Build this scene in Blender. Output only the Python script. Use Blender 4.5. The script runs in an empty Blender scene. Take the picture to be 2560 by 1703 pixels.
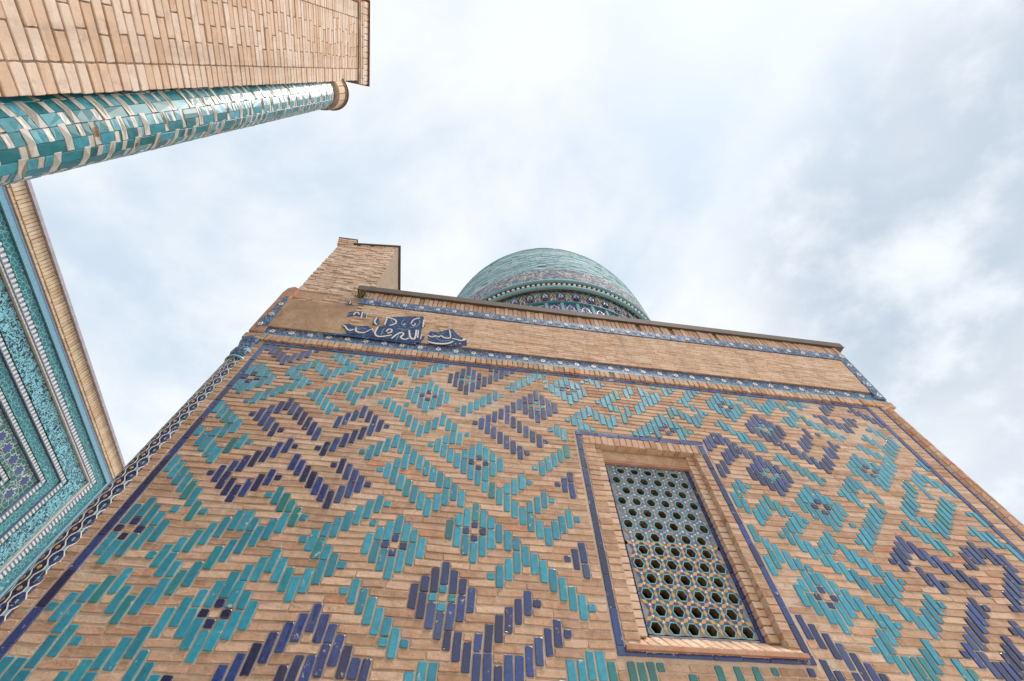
import bpy, math, random
import numpy as np
from mathutils import Matrix, Vector
random.seed(7)
RNG = np.random.default_rng(11)
sc = bpy.context.scene
COL = sc.collection

# ------------------------------------------------------------------ camera
CAM = np.array([0.02205, -3.49292, 1.6])
RC = np.array([[0.98972628, -0.14229612, -0.01391763],
               [0.11252585, 0.83529816, -0.53815882],
               [0.08820328, 0.53106384, 0.84272853]])
cam_d = bpy.data.cameras.new('camera')
cam_d.lens = 15.147
cam_d.sensor_width = 36.0
cam_d.clip_start = 0.05
cam_d.clip_end = 2000.0
cam = bpy.data.objects.new('camera', cam_d)
COL.objects.link(cam)
m = Matrix.Identity(4)
for r in range(3):
    m[r][0] = RC[0][r]; m[r][1] = -RC[1][r]; m[r][2] = -RC[2][r]; m[r][3] = CAM[r]
cam.matrix_world = m
sc.camera = cam

# ------------------------------------------------------------------ sky and sun
SUN_EL, SUN_AZ = math.radians(68), math.radians(118)     # azimuth clockwise from +Y
world = bpy.data.worlds.new('World')
sc.world = world
world.use_nodes = True
wn = world.node_tree; wn.nodes.clear()
def N(t, tree, **kw):
    n = tree.nodes.new(t)
    for k, v in kw.items(): setattr(n, k, v)
    return n
out = N('ShaderNodeOutputWorld', wn); bg = N('ShaderNodeBackground', wn)
bg.inputs['Strength'].default_value = 0.12
sky = N('ShaderNodeTexSky', wn, sky_type='NISHITA', sun_disc=False)
sky.sun_elevation = SUN_EL; sky.sun_rotation = SUN_AZ
sky.air_density = 1.0; sky.dust_density = 2.0; sky.ozone_density = 1.6
tc = N('ShaderNodeTexCoord', wn)
sep = N('ShaderNodeSeparateXYZ', wn); wn.links.new(tc.outputs['Generated'], sep.inputs[0])
def M(tree, op, a, b=None, clamp=False):
    n = N('ShaderNodeMath', tree, operation=op); n.use_clamp = clamp
    for k, v in enumerate((a, b)):
        if v is None: continue
        if isinstance(v, (int, float)): n.inputs[k].default_value = v
        else: tree.links.new(v, n.inputs[k])
    return n.outputs[0]
zc = M(wn, 'ADD', M(wn, 'MAXIMUM', sep.outputs['Z'], 0.0), 0.32)
px = M(wn, 'DIVIDE', sep.outputs['X'], zc); py = M(wn, 'DIVIDE', sep.outputs['Y'], zc)
cmb = N('ShaderNodeCombineXYZ', wn); wn.links.new(px, cmb.inputs[0]); wn.links.new(py, cmb.inputs[1])
def noise(tree, vec, scale, detail=6.0, rough=0.55, dist=0.0, off=(0, 0, 0)):
    mp = N('ShaderNodeMapping', tree); mp.inputs['Location'].default_value = off
    tree.links.new(vec, mp.inputs['Vector'])
    n = N('ShaderNodeTexNoise', tree); n.inputs['Scale'].default_value = scale
    n.inputs['Detail'].default_value = detail; n.inputs['Roughness'].default_value = rough
    n.inputs['Distortion'].default_value = dist
    tree.links.new(mp.outputs[0], n.inputs['Vector'])
    return n.outputs['Fac']
def ramp(tree, fac, stops, interp='LINEAR'):
    n = N('ShaderNodeValToRGB', tree); n.color_ramp.interpolation = interp
    e = n.color_ramp.elements
    while len(e) < len(stops): e.new(0.5)
    for k, (p, c) in enumerate(stops):
        e[k].position = p
        e[k].color = (c, c, c, 1) if isinstance(c, (int, float)) else (*c[:3], 1)
    if fac is not None: tree.links.new(fac, n.inputs[0])
    return n.outputs[0]
def mix(tree, fac, a, b, mode='MIX'):
    n = N('ShaderNodeMix', tree, data_type='RGBA', blend_type=mode)
    for idx, v in ((0, fac), (6, a), (7, b)):
        if isinstance(v, (int, float)): n.inputs[idx].default_value = v
        elif isinstance(v, tuple): n.inputs[idx].default_value = (*v[:3], 1)
        else: tree.links.new(v, n.inputs[idx])
    return n.outputs[2]
cv = cmb.outputs[0]
# thin bright cloud everywhere, a thicker greyer bank on the right of the view, blue showing in gaps
n_big = noise(wn, cv, 1.1, 5, 0.5, 0.3, (3.1, 1.7, 0))
n_fine = noise(wn, cv, 3.4, 8, 0.58, 0.2, (1.3, 7.7, 0))
def dmask(d, c0, c1):
    L = math.sqrt(sum(v * v for v in d)); d = tuple(v / L for v in d)
    dp = N('ShaderNodeVectorMath', wn, operation='DOT_PRODUCT'); wn.links.new(tc.outputs['Generated'], dp.inputs[0])
    dp.inputs[1].default_value = d
    return ramp(wn, dp.outputs['Value'], [(c0, 0.0), (c1, 1.0)], 'EASE')
n_mid = noise(wn, cv, 1.9, 6, 0.55, 0.4, (5.2, 2.1, 0))
n_puff = noise(wn, cv, 4.2, 9, 0.58, 0.0, (2.3, 4.4, 0))
white = mix(wn, n_fine, (6.1, 6.55, 7.0), (7.05, 7.2, 7.35))
blue = mix(wn, 0.9, sky.outputs[0], (4.85, 5.7, 6.6))
gap = ramp(wn, M(wn, 'ADD', M(wn, 'MULTIPLY', n_mid, 0.75), M(wn, 'MULTIPLY', n_fine, 0.35)), [(0.40, 1.0), (0.66, 0.0)], 'EASE')
c = mix(wn, gap, white, blue)
# a thicker bank of cloud: grey underneath, ragged white rims
bank_n = M(wn, 'ADD', M(wn, 'MULTIPLY', n_big, 0.5), M(wn, 'MULTIPLY', n_puff, 0.55))
bank_d = M(wn, 'ADD', dmask((0.84, 0.06, 0.54), 0.80, 1.0), M(wn, 'MULTIPLY', dmask((0.62, 0.33, 0.71), 0.95, 1.0), 0.35))
thick = M(wn, 'SUBTRACT', M(wn, 'ADD', bank_n, M(wn, 'MULTIPLY', bank_d, 0.38)), 0.28)
rim = ramp(wn, thick, [(0.28, 0.0), (0.40, 1.0), (0.52, 0.0)], 'EASE')
grey_m = ramp(wn, thick, [(0.36, 0.0), (0.62, 1.0)], 'EASE')
grey = mix(wn, ramp(wn, n_puff, [(0.38, 0.0), (0.68, 1.0)], 'EASE'), (3.9, 4.55, 5.35), (6.5, 6.9, 7.3))
c = mix(wn, M(wn, 'MULTIPLY', grey_m, 0.95), c, grey)
c = mix(wn, M(wn, 'MULTIPLY', rim, 0.28), c, (7.6, 7.65, 7.7))
wn.links.new(c, bg.inputs['Color'])
wn.links.new(bg.outputs[0], out.inputs['Surface'])

sun_d = bpy.data.lights.new('sun', 'SUN')
sun_d.energy = 3.2; sun_d.angle = math.radians(18); sun_d.color = (1.0, 0.95, 0.88)
sun = bpy.data.objects.new('sun', sun_d); COL.objects.link(sun)
sd = Vector((math.sin(SUN_AZ) * math.cos(SUN_EL), math.cos(SUN_AZ) * math.cos(SUN_EL), math.sin(SUN_EL)))
sun.rotation_euler = sd.to_track_quat('Z', 'Y').to_euler()

sc.view_settings.view_transform = 'Standard'
sc.view_settings.look = 'None'
sc.view_settings.exposure = 0.27
sc.view_settings.gamma = 1.0
sc.view_settings.use_curve_mapping = False

# ------------------------------------------------------------------ materials
MAT = {}
def new_mat(name):
    mt = bpy.data.materials.new(name); mt.use_nodes = True
    t = mt.node_tree; b = t.nodes['Principled BSDF']
    MAT[name] = mt
    return mt, t, b
def bump(t, b, h, strength=0.3, dist=0.01):
    n = N('ShaderNodeBump', t); n.inputs['Strength'].default_value = strength
    n.inputs['Distance'].default_value = dist
    t.links.new(h, n.inputs['Height']); t.links.new(n.outputs[0], b.inputs['Normal'])
def rnd(t):
    a = N('ShaderNodeAttribute', t); a.attribute_name = 'rnd'
    return a.outputs['Fac']
def pos(t):
    return N('ShaderNodeNewGeometry', t).outputs['Position']
def brick_mat(name, stops, rough=0.9, speck=0.45, stain=0.4, bstr=0.7, streak=0.42):
    mt, t, b = new_mat(name)
    p = pos(t)
    base = ramp(t, rnd(t), stops)
    n1 = noise(t, p, 55, 5, 0.7)
    n2 = noise(t, p, 2.2, 4, 0.6)
    n3 = noise(t, p, 12, 5, 0.65, 0.4, (2, 5, 1))
    c = mix(t, M(t, 'MULTIPLY', ramp(t, n1, [(0.3, 1.0), (0.5, 0.0)]), speck), base, tuple(v * 0.55 for v in stops[0][1]))
    c = mix(t, M(t, 'MULTIPLY', ramp(t, n2, [(0.45, 0.0), (0.72, 1.0)]), stain), c, (0.48, 0.37, 0.29))
    c = mix(t, M(t, 'MULTIPLY', ramp(t, n3, [(0.5, 0.0), (0.7, 1.0)]), 0.45), c, (0.64, 0.52, 0.42))
    c = mix(t, M(t, 'MULTIPLY', ramp(t, n3, [(0.32, 1.0), (0.46, 0.0)]), 0.40), c, tuple(v * 0.6 for v in stops[0][1]))
    mp = N('ShaderNodeMapping', t); mp.inputs['Scale'].default_value = (5.0, 5.0, 0.45); t.links.new(p, mp.inputs['Vector'])
    n5 = noise(t, mp.outputs[0], 1.0, 6, 0.65, 0.3)
    c = mix(t, M(t, 'MULTIPLY', ramp(t, n5, [(0.52, 0.0), (0.70, 1.0)]), streak), c, (0.34, 0.24, 0.175))
    c = mix(t, M(t, 'MULTIPLY', ramp(t, n5, [(0.28, 1.0), (0.42, 0.0)]), streak * 0.7), c, (0.72, 0.61, 0.51))
    n6 = noise(t, p, 130, 3, 0.6)
    c = mix(t, M(t, 'MULTIPLY', ramp(t, n6, [(0.62, 0.0), (0.70, 1.0)]), speck), c, tuple(v * 0.42 for v in stops[0][1]))
    t.links.new(c, b.inputs['Base Color'])
    b.inputs['Roughness'].default_value = rough
    b.inputs['Specular IOR Level'].default_value = 0.25
    bump(t, b, M(t, 'ADD', n1, M(t, 'MULTIPLY', n3, 1.2)), bstr, 0.006)
    return mt
brick_mat('brick', [(0.0, (0.43, 0.255, 0.165)), (0.3, (0.54, 0.345, 0.23)), (0.6, (0.61, 0.415, 0.29)), (0.85, (0.68, 0.50, 0.37)), (0.95, (0.56, 0.28, 0.165)), (1.0, (0.50, 0.22, 0.12))])
brick_mat('pale_brick', [(0.0, (0.58, 0.39, 0.265)), (0.3, (0.67, 0.47, 0.335)), (0.6, (0.73, 0.57, 0.45)), (0.85, (0.76, 0.64, 0.55)), (1.0, (0.62, 0.37, 0.22))], 0.85, 0.2, 0.2, 0.3)
brick_mat('cream_brick', [(0.0, (0.64, 0.46, 0.29)), (0.5, (0.72, 0.54, 0.36)), (1.0, (0.76, 0.61, 0.44))], 0.85, 0.2, 0.15, 0.3)
brick_mat('panel_brick', [(0.0, (0.58, 0.385, 0.255)), (0.4, (0.68, 0.475, 0.335)), (0.8, (0.74, 0.58, 0.46)), (1.0, (0.56, 0.34, 0.21))], 0.9, 0.25, 0.3, 0.45)
brick_mat('mortar', [(0.0, (0.60, 0.49, 0.39)), (1.0, (0.60, 0.49, 0.39))], 0.95, 0.4, 0.4, 0.8)
brick_mat('dark_mortar', [(0.0, (0.27, 0.20, 0.14)), (1.0, (0.27, 0.20, 0.14))], 0.95, 0.4, 0.3, 0.8)
def plaster_mat():
    mt, t, b = new_mat('plaster')
    p = pos(t)
    n1 = noise(t, p, 1.6, 7, 0.6, 0.6, (1, 2, 3)); n2 = noise(t, p, 7, 8, 0.7, 0.5); n3 = noise(t, p, 60, 4, 0.7)
    c = ramp(t, n1, [(0.30, (0.36, 0.235, 0.155)), (0.45, (0.50, 0.33, 0.22)), (0.58, (0.58, 0.41, 0.285)), (0.72, (0.64, 0.49, 0.37))])
    c = mix(t, M(t, 'MULTIPLY', ramp(t, n2, [(0.42, 1.0), (0.52, 0.0)]), 0.5), c, (0.40, 0.27, 0.18))
    c = mix(t, M(t, 'MULTIPLY', ramp(t, n2, [(0.58, 0.0), (0.68, 1.0)]), 0.5), c, (0.68, 0.55, 0.43))
    mp = N('ShaderNodeMapping', t); mp.inputs['Scale'].default_value = (1.6, 1.0, 3.0); t.links.new(p, mp.inputs['Vector'])
    ds = N('ShaderNodeVectorMath', t, operation='ADD'); t.links.new(mp.outputs[0], ds.inputs[0])
    nn = N('ShaderNodeTexNoise', t); nn.inputs['Scale'].default_value = 3.0; t.links.new(p, nn.inputs['Vector']); t.links.new(nn.outputs['Color'], ds.inputs[1])
    vo = N('ShaderNodeTexVoronoi', t, feature='DISTANCE_TO_EDGE'); vo.inputs['Scale'].default_value = 2.2; t.links.new(ds.outputs[0], vo.inputs['Vector'])
    ck = ramp(t, vo.outputs['Distance'], [(0.006, 1.0), (0.016, 0.0)])
    c = mix(t, M(t, 'MULTIPLY', ck, 0.55), c, (0.20, 0.13, 0.085))
    c = mix(t, M(t, 'MULTIPLY', ramp(t, n3, [(0.58, 0.0), (0.68, 1.0)]), 0.4), c, (0.30, 0.20, 0.13))
    t.links.new(c, b.inputs['Base Color']); b.inputs['Roughness'].default_value = 0.95; b.inputs['Specular IOR Level'].default_value = 0.2
    bump(t, b, M(t, 'ADD', n2, n3), 0.6, 0.012)
plaster_mat()
brick_mat('grey_plaster', [(0.0, (0.40, 0.31, 0.24)), (1.0, (0.40, 0.31, 0.24))], 0.95, 0.3, 0.5, 0.4)
brick_mat('red_clay', [(0.0, (0.48, 0.25, 0.16)), (1.0, (0.52, 0.29, 0.19))], 0.9, 0.3, 0.3, 0.4)
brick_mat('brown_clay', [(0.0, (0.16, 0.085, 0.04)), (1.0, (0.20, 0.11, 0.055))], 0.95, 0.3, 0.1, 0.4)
brick_mat('white_plaster', [(0.0, (0.66, 0.56, 0.47)), (1.0, (0.70, 0.60, 0.50))], 0.9, 0.2, 0.2, 0.4)
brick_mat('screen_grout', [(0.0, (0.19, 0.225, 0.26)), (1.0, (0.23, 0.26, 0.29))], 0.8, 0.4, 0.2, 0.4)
def glaze(name, stops, rough=0.2, wear=0.25, wearcol=(0.5, 0.45, 0.36), bstr=0.25, ior=1.8, chip=0.0, sheen=0.0):
    mt, t, b = new_mat(name)
    p = pos(t)
    base = ramp(t, rnd(t), stops)
    n1 = noise(t, p, 90, 4, 0.7); n2 = noise(t, p, 22, 5, 0.6, 0.5)
    c = mix(t, M(t, 'MULTIPLY', ramp(t, n2, [(0.35, 1.0), (0.6, 0.0)]), 0.35), base, tuple(v * 0.62 for v in stops[0][1]))
    c = mix(t, M(t, 'MULTIPLY', ramp(t, n1, [(0.68, 0.0), (0.76, 1.0)]), wear), c, wearcol)
    if chip:
        n4 = noise(t, p, 14, 8, 0.75, 0.2, (4, 1, 2))
        c = mix(t, M(t, 'MULTIPLY', ramp(t, n4, [(0.615, 0.0), (0.635, 1.0)]), chip), c, (0.62, 0.52, 0.43))
    t.links.new(c, b.inputs['Base Color'])
    r = N('ShaderNodeMapRange', t); t.links.new(n2, r.inputs[0])
    r.inputs[3].default_value = rough * 0.7; r.inputs[4].default_value = rough * 1.5
    t.links.new(r.outputs[0], b.inputs['Roughness'])
    b.inputs['IOR'].default_value = ior
    b.inputs['Sheen Weight'].default_value = sheen; b.inputs['Sheen Roughness'].default_value = 0.4
    bump(t, b, n2, bstr, 0.004)
    return mt
glaze('turquoise', [(0.0, (0.004, 0.20, 0.30)), (0.3, (0.010, 0.27, 0.40)), (0.7, (0.022, 0.35, 0.50)), (0.9, (0.010, 0.27, 0.36)), (0.97, (0.008, 0.22, 0.22)), (1.0, (0.006, 0.12, 0.14))], 0.28, 0.3, (0.45, 0.5, 0.46), 0.35, 1.7, 0.8, 0.35)
glaze('green', [(0.0, (0.010, 0.15, 0.14)), (1.0, (0.02, 0.20, 0.185))], 0.25, 0.5)
glaze('cobalt', [(0.0, (0.002, 0.006, 0.065)), (0.35, (0.004, 0.018, 0.13)), (0.75, (0.010, 0.048, 0.25)), (1.0, (0.030, 0.065, 0.17))], 0.26, 0.5, (0.40, 0.38, 0.42), 0.4, 1.8, 0.7, 0.2)
glaze('teal', [(0.0, (0.005, 0.14, 0.165)), (0.4, (0.010, 0.20, 0.25)), (0.7, (0.04, 0.30, 0.39)), (1.0, (0.15, 0.44, 0.55))], 0.36, 0.1, (0.5, 0.45, 0.36), 0.03, 1.5)
glaze('dome_glaze', [(0.0, (0.16, 0.33, 0.39)), (0.35, (0.29, 0.47, 0.53)), (0.7, (0.40, 0.57, 0.62)), (0.93, (0.53, 0.66, 0.70)), (0.97, (0.09, 0.16, 0.16)), (1.0, (0.12, 0.11, 0.09))], 0.75, 0.3, (0.55, 0.55, 0.5), 0.3, 1.3)
glaze('grey_glaze', [(0.0, (0.48, 0.46, 0.42)), (0.6, (0.58, 0.56, 0.52)), (1.0, (0.68, 0.66, 0.62))], 0.4, 0.15, (0.5, 0.45, 0.36), 0.03, 1.45)
glaze('white_glaze', [(0.0, (0.72, 0.70, 0.64)), (1.0, (0.82, 0.80, 0.75))], 0.3, 0.1)
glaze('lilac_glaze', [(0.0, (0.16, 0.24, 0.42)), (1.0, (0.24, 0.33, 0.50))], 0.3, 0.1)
glaze('sky_glaze', [(0.0, (0.13, 0.33, 0.46)), (1.0, (0.19, 0.42, 0.55))], 0.25, 0.15)
glaze('ochre', [(0.0, (0.52, 0.27, 0.045)), (1.0, (0.62, 0.36, 0.09))], 0.35, 0.2)
glaze('worn_ochre', [(0.0, (0.42, 0.32, 0.26)), (1.0, (0.50, 0.42, 0.36))], 0.6, 0.2)
glaze('rust', [(0.0, (0.34, 0.12, 0.06)), (1.0, (0.42, 0.18, 0.09))], 0.5, 0.2)
glaze('screen_blue', [(0.0, (0.010, 0.022, 0.12)), (0.5, (0.015, 0.045, 0.22)), (0.8, (0.03, 0.10, 0.20)), (1.0, (0.07, 0.13, 0.15))], 0.3, 0.35)
glaze('worn_screen_blue', [(0.0, (0.03, 0.09, 0.26)), (0.5, (0.05, 0.13, 0.30)), (0.8, (0.10, 0.22, 0.32)), (1.0, (0.18, 0.25, 0.28))], 0.4, 0.4)
glaze('aqua', [(0.0, (0.12, 0.42, 0.42)), (1.0, (0.22, 0.52, 0.50))], 0.3, 0.3)
def pattern_mat(name, ground, line, lscale, lw, dots=None, dscale=20, rough=0.3, metric='vein'):
    mt, t, b = new_mat(name)
    p = pos(t)
    n1 = noise(t, p, lscale, 2, 0.4, 1.2)
    v = M(t, 'ABSOLUTE', M(t, 'SUBTRACT', n1, 0.5))
    if metric == 'net':
        vo = N('ShaderNodeTexVoronoi', t, feature='DISTANCE_TO_EDGE'); vo.inputs['Scale'].default_value = lscale
        t.links.new(p, vo.inputs['Vector']); v = vo.outputs['Distance']
    f = ramp(t, v, [(lw * 0.6, 1.0), (lw, 0.0)])
    g = mix(t, ramp(t, noise(t, p, 6, 3), [(0.4, 0.0), (0.65, 1.0)]), ground, tuple(x * 0.7 for x in ground))
    c = mix(t, f, g, line)
    if dots:
        vo = N('ShaderNodeTexVoronoi', t, feature='F1'); vo.inputs['Scale'].default_value = dscale
        t.links.new(p, vo.inputs['Vector'])
        d = ramp(t, vo.outputs['Distance'], [(0.16, 1.0), (0.24, 0.0)])
        c = mix(t, d, c, dots)
    t.links.new(c, b.inputs['Base Color'])
    b.inputs['Roughness'].default_value = rough
    b.inputs['Specular IOR Level'].default_value = 0.5 if rough < 0.55 else 0.1
    bump(t, b, noise(t, p, 30, 3), 0.2, 0.004)
    return mt
pattern_mat('vine_blue', (0.05, 0.115, 0.27), (0.30, 0.47, 0.58), 15, 0.03, (0.40, 0.24, 0.18), 17, 0.45)
pattern_mat('tile_blue', (0.012, 0.028, 0.14), (0.06, 0.20, 0.32), 11, 0.022)
pattern_mat('arabesque', (0.008, 0.045, 0.075), (0.24, 0.60, 0.70), 14, 0.085)
pattern_mat('girih_teal', (0.015, 0.20, 0.235), (0.26, 0.52, 0.54), 13, 0.055, None, 20, 0.3, 'net')
pattern_mat('star_ground', (0.03, 0.17, 0.155), (0.45, 0.55, 0.54), 10, 0.05, None, 20, 0.4, 'net')
pattern_mat('cartouche', (0.20, 0.24, 0.31), (0.50, 0.50, 0.50), 7, 0.05, (0.42, 0.28, 0.20), 9, 0.9)
pattern_mat('drum_blue', (0.07, 0.10, 0.27), (0.46, 0.48, 0.54), 9, 0.035, (0.52, 0.50, 0.36), 8, 0.8)
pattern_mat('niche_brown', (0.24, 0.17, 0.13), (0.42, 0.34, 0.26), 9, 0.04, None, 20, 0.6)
def plain(name, colr, rough=0.6, metal=0.0):
    mt, t, b = new_mat(name)
    p = pos(t)
    c = mix(t, ramp(t, noise(t, p, 9, 5, 0.6), [(0.35, 0.0), (0.7, 1.0)]), colr, tuple(v * 0.72 for v in colr))
    t.links.new(c, b.inputs['Base Color'])
    b.inputs['Roughness'].default_value = rough; b.inputs['Metallic'].default_value = metal
    bump(t, b, noise(t, p, 20, 4), 0.15, 0.004)
    return mt
plain('roof_metal', (0.12, 0.09, 0.072), 0.75, 0.0)
plain('red_metal', (0.16, 0.075, 0.07), 0.5, 0.2)
plain('pale_metal', (0.52, 0.47, 0.52), 0.5, 0.2)
plain('shade_clay', (0.11, 0.07, 0.045), 0.9)  # brown kept dark to stand for the shade inside the window
plain('dry_stem', (0.30, 0.23, 0.11), 0.9)
plain('weed_green', (0.10, 0.14, 0.04), 0.9)
# paving under the camera
mt, t, b = new_mat('paving')
br = N('ShaderNodeTexBrick', t); t.links.new(pos(t), br.inputs['Vector'])
br.inputs['Scale'].default_value = 3.2; br.inputs['Color1'].default_value = (0.60, 0.50, 0.40, 1)
br.inputs['Color2'].default_value = (0.54, 0.44, 0.35, 1); br.inputs['Mortar'].default_value = (0.28, 0.22, 0.17, 1)
t.links.new(br.outputs[0], b.inputs['Base Color']); b.inputs['Roughness'].default_value = 0.9

# ------------------------------------------------------------------ builders
WLOC = {}
def link(o, parent=None, loc=(0, 0, 0)):
    COL.objects.link(o)
    loc = np.array(loc, float)
    WLOC[o.name] = loc
    if parent is not None:
        o.parent = parent
        o.location = loc - WLOC[parent.name]
    else:
        o.location = loc
    return o
def thing(name, label, cat, loc, group=None):
    o = bpy.data.objects.new(name, None); o.empty_display_size = 0.2
    link(o, None, loc)
    o['label'] = label; o['category'] = cat
    if group: o['group'] = group
    return o
def mesh_obj(name, V, Fc, mat, parent=None, rn=None, kind=None, smooth=False, label=None):
    V = np.asarray(V, float)
    c = V.mean(0)
    me = bpy.data.meshes.new(name)
    me.from_pydata((V - c).tolist(), [], Fc)
    at = me.attributes.new('rnd', 'FLOAT', 'POINT')
    if rn is None: rn = random.random()
    at.data.foreach_set('value', np.full(len(V), rn, np.float32) if np.isscalar(rn) else np.asarray(rn, np.float32))
    me.materials.append(MAT[mat])
    if smooth: me.polygons.foreach_set('use_smooth', [True] * len(me.polygons))
    me.update()
    o = bpy.data.objects.new(name, me)
    link(o, parent, c)
    if kind: o['kind'] = kind
    if label: o['label'] = label
    return o
class Frame:
    def __init__(s, O, ea, eb, en):
        s.O, s.ea, s.eb, s.en = [np.array(v, float) for v in (O, ea, eb, en)]
    def __call__(s, L):
        L = np.asarray(L, float)
        return s.O + L[..., 0:1] * s.ea + L[..., 1:2] * s.eb + L[..., 2:3] * s.en
class Surf:
    """(a,b,d) -> world through position function P(a,b) and normal function Nn(a,b)"""
    def __init__(s, fn): s.fn = fn
    def __call__(s, L):
        L = np.asarray(L, float)
        return np.array([s.fn(*p) for p in L])
# a ragged block: ring of 12 points, back / shoulder / inset front / centre
RING = 12
def _faces():
    f = []
    for k in range(RING):
        q = (k + 1) % RING
        f.append((k, q, RING + q, RING + k))
        f.append((RING + k, RING + q, 2 * RING + q, 2 * RING + k))
    f.append(tuple(range(2 * RING, 3 * RING)))
    return f
BF = _faces()
def block(a0, a1, b0, b1, d0, d1, bev=0.004, jit=0.002, shear=0.0, rnd_c=0.0, dj=0.4, tilt=0.0):
    """local verts of a block spanning a0..a1 x b0..b1, from depth d0 (back) to d1 (front)"""
    A = a1 - a0; B = b1 - b0
    cu = min(bev * 0.8 + rnd_c, 0.3 * min(A, B))
    p = [(a0 + cu, b0), (a0 + A * .5, b0), (a1 - cu, b0), (a1, b0 + cu), (a1, b0 + B * .5), (a1, b1 - cu),
         (a1 - cu, b1), (a0 + A * .5, b1), (a0 + cu, b1), (a0, b1 - cu), (a0, b0 + B * .5), (a0, b0 + cu)]
    p = np.array(p)
    if jit: p = p + RNG.uniform(-jit, jit, p.shape)
    if shear: p[:, 0] += (p[:, 1] - (b0 + b1) / 2) * shear
    c = p.mean(0)
    sc_ = np.array([max(0.2, 1 - 2 * bev / A), max(0.2, 1 - 2 * bev / B)])
    inn = c + (p - c) * sc_
    dd = RNG.uniform(-jit, jit, RING) * dj
    V = np.zeros((3 * RING, 3))
    V[:RING, :2] = p; V[:RING, 2] = d0
    V[RING:2 * RING, :2] = p; V[RING:2 * RING, 2] = d1 - bev * 0.9
    V[2 * RING:, :2] = inn; V[2 * RING:, 2] = d1 + dd
    if tilt: V[RING:, 2] -= tilt * (V[RING:, 1] - (b0 + b1) / 2) / B * 2
    return V
def poly_block(P, d0, d1, bev=0.002):
    """convex/any polygon (local a,b list, ccw) extruded; returns verts, faces"""
    P = np.array(P, float); n = len(P); c = P.mean(0)
    L = np.linalg.norm(P - c, axis=1).mean()
    inn = c + (P - c) * max(0.3, 1 - bev / L)
    V = np.zeros((3 * n, 3))
    V[:n, :2] = P; V[:n, 2] = d0; V[n:2 * n, :2] = P; V[n:2 * n, 2] = d1 - bev; V[2 * n:, :2] = inn; V[2 * n:, 2] = d1
    f = []
    for k in range(n):
        q = (k + 1) % n
        f.append((k, q, n + q, n + k)); f.append((n + k, n + q, 2 * n + q, 2 * n + k))
    f.append(tuple(range(2 * n, 3 * n)))
    return V, f
def in_view(c):
    v = RC @ (c - CAM)
    if v[2] < 0.05: return 0.0
    x = v[0] / v[2] * 1077 / 1280; y = v[1] / v[2] * 1077 / 851
    w = 1.0 if (abs(x) < 1.02 and abs(y) < 1.02) else 0.02
    return w / (v @ v)
class Pieces:
    def __init__(s, name, mat, parent, limit=300, stuff=None, label=None):
        s.name, s.mat, s.parent, s.limit, s.items, s.stuff, s.label = name, mat, parent, limit, [], stuff, label
    def add(s, V, F=None, r=None):
        s.items.append((np.asarray(V, float), BF if F is None else F, random.random() if r is None else r))
    def done(s):
        def pri(it):
            V = it[0]; e = V.max(0) - V.min(0); e.sort()
            return -in_view(V.mean(0)) * e[1] * e[2]
        s.items.sort(key=pri)
        for V, F, r in s.items[:s.limit]:
            o = mesh_obj(s.name, V, F, s.mat, s.parent, r)
            if s.label: o['label'] = s.label
        rest = s.items[s.limit:]
        if rest:
            VV, FF, RR, k = [], [], [], 0
            for V, F, r in rest:
                VV.append(V); FF += [tuple(i + k for i in f) for f in F]; RR.append(np.full(len(V), r)); k += len(V)
            mesh_obj(s.stuff or (s.name + '_field'), np.concatenate(VV), FF, s.mat, s.parent, np.concatenate(RR), kind='stuff')
BOXF = [(0, 1, 2, 3), (7, 6, 5, 4), (0, 4, 5, 1), (1, 5, 6, 2), (2, 6, 7, 3), (3, 7, 4, 0)]
def boxv(x0, x1, y0, y1, z0, z1):
    return np.array([(x0, y0, z0), (x0, y1, z0), (x1, y1, z0), (x1, y0, z0), (x0, y0, z1), (x0, y1, z1), (x1, y1, z1), (x1, y0, z1)], float)
def boxes(name, L, mat, parent, rn=None, kind=None, label=None):
    V, F = [], []
    for k, bx in enumerate(L):
        V.append(boxv(*bx)); F += [tuple(i + 8 * k for i in f) for f in BOXF]
    return mesh_obj(name, np.concatenate(V), F, mat, parent, rn, kind, label=label)
def fbox(fr, a0, a1, b0, b1, d0, d1):
    L = np.array([(a0, b0, d0), (a0, b0, d1), (a1, b0, d1), (a1, b0, d0), (a0, b1, d0), (a0, b1, d1), (a1, b1, d1), (a1, b1, d0)], float)
    return fr(L)
FBF = [tuple(reversed(f)) for f in BOXF]
def fboxes(name, fr, L, mat, parent, rn=None, label=None):
    V, F = [], []
    for k, bx in enumerate(L):
        V.append(fbox(fr, *bx)); F += [tuple(i + 8 * k for i in f) for f in FBF]
    return mesh_obj(name, np.concatenate(V), F, mat, parent, rn, label=label)
def lathe(name, prof, cx, cy, mat, parent, seg=64, t0=0.0, t1=2 * math.pi, smooth=True, rn=None, label=None):
    full = abs(t1 - t0 - 2 * math.pi) < 1e-6
    n = seg if full else seg + 1
    V, F = [], []
    for r, z in prof:
        for k in range(n):
            a = t0 + (t1 - t0) * k / seg
            V.append((cx + r * math.cos(a), cy + r * math.sin(a), z))
    for i in range(len(prof) - 1):
        for k in range(seg):
            q = (k + 1) % n
            F.append((i * n + k, i * n + q, (i + 1) * n + q, (i + 1) * n + k))
    return mesh_obj(name, V, F, mat, parent, rn, smooth=smooth, label=label)
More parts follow.
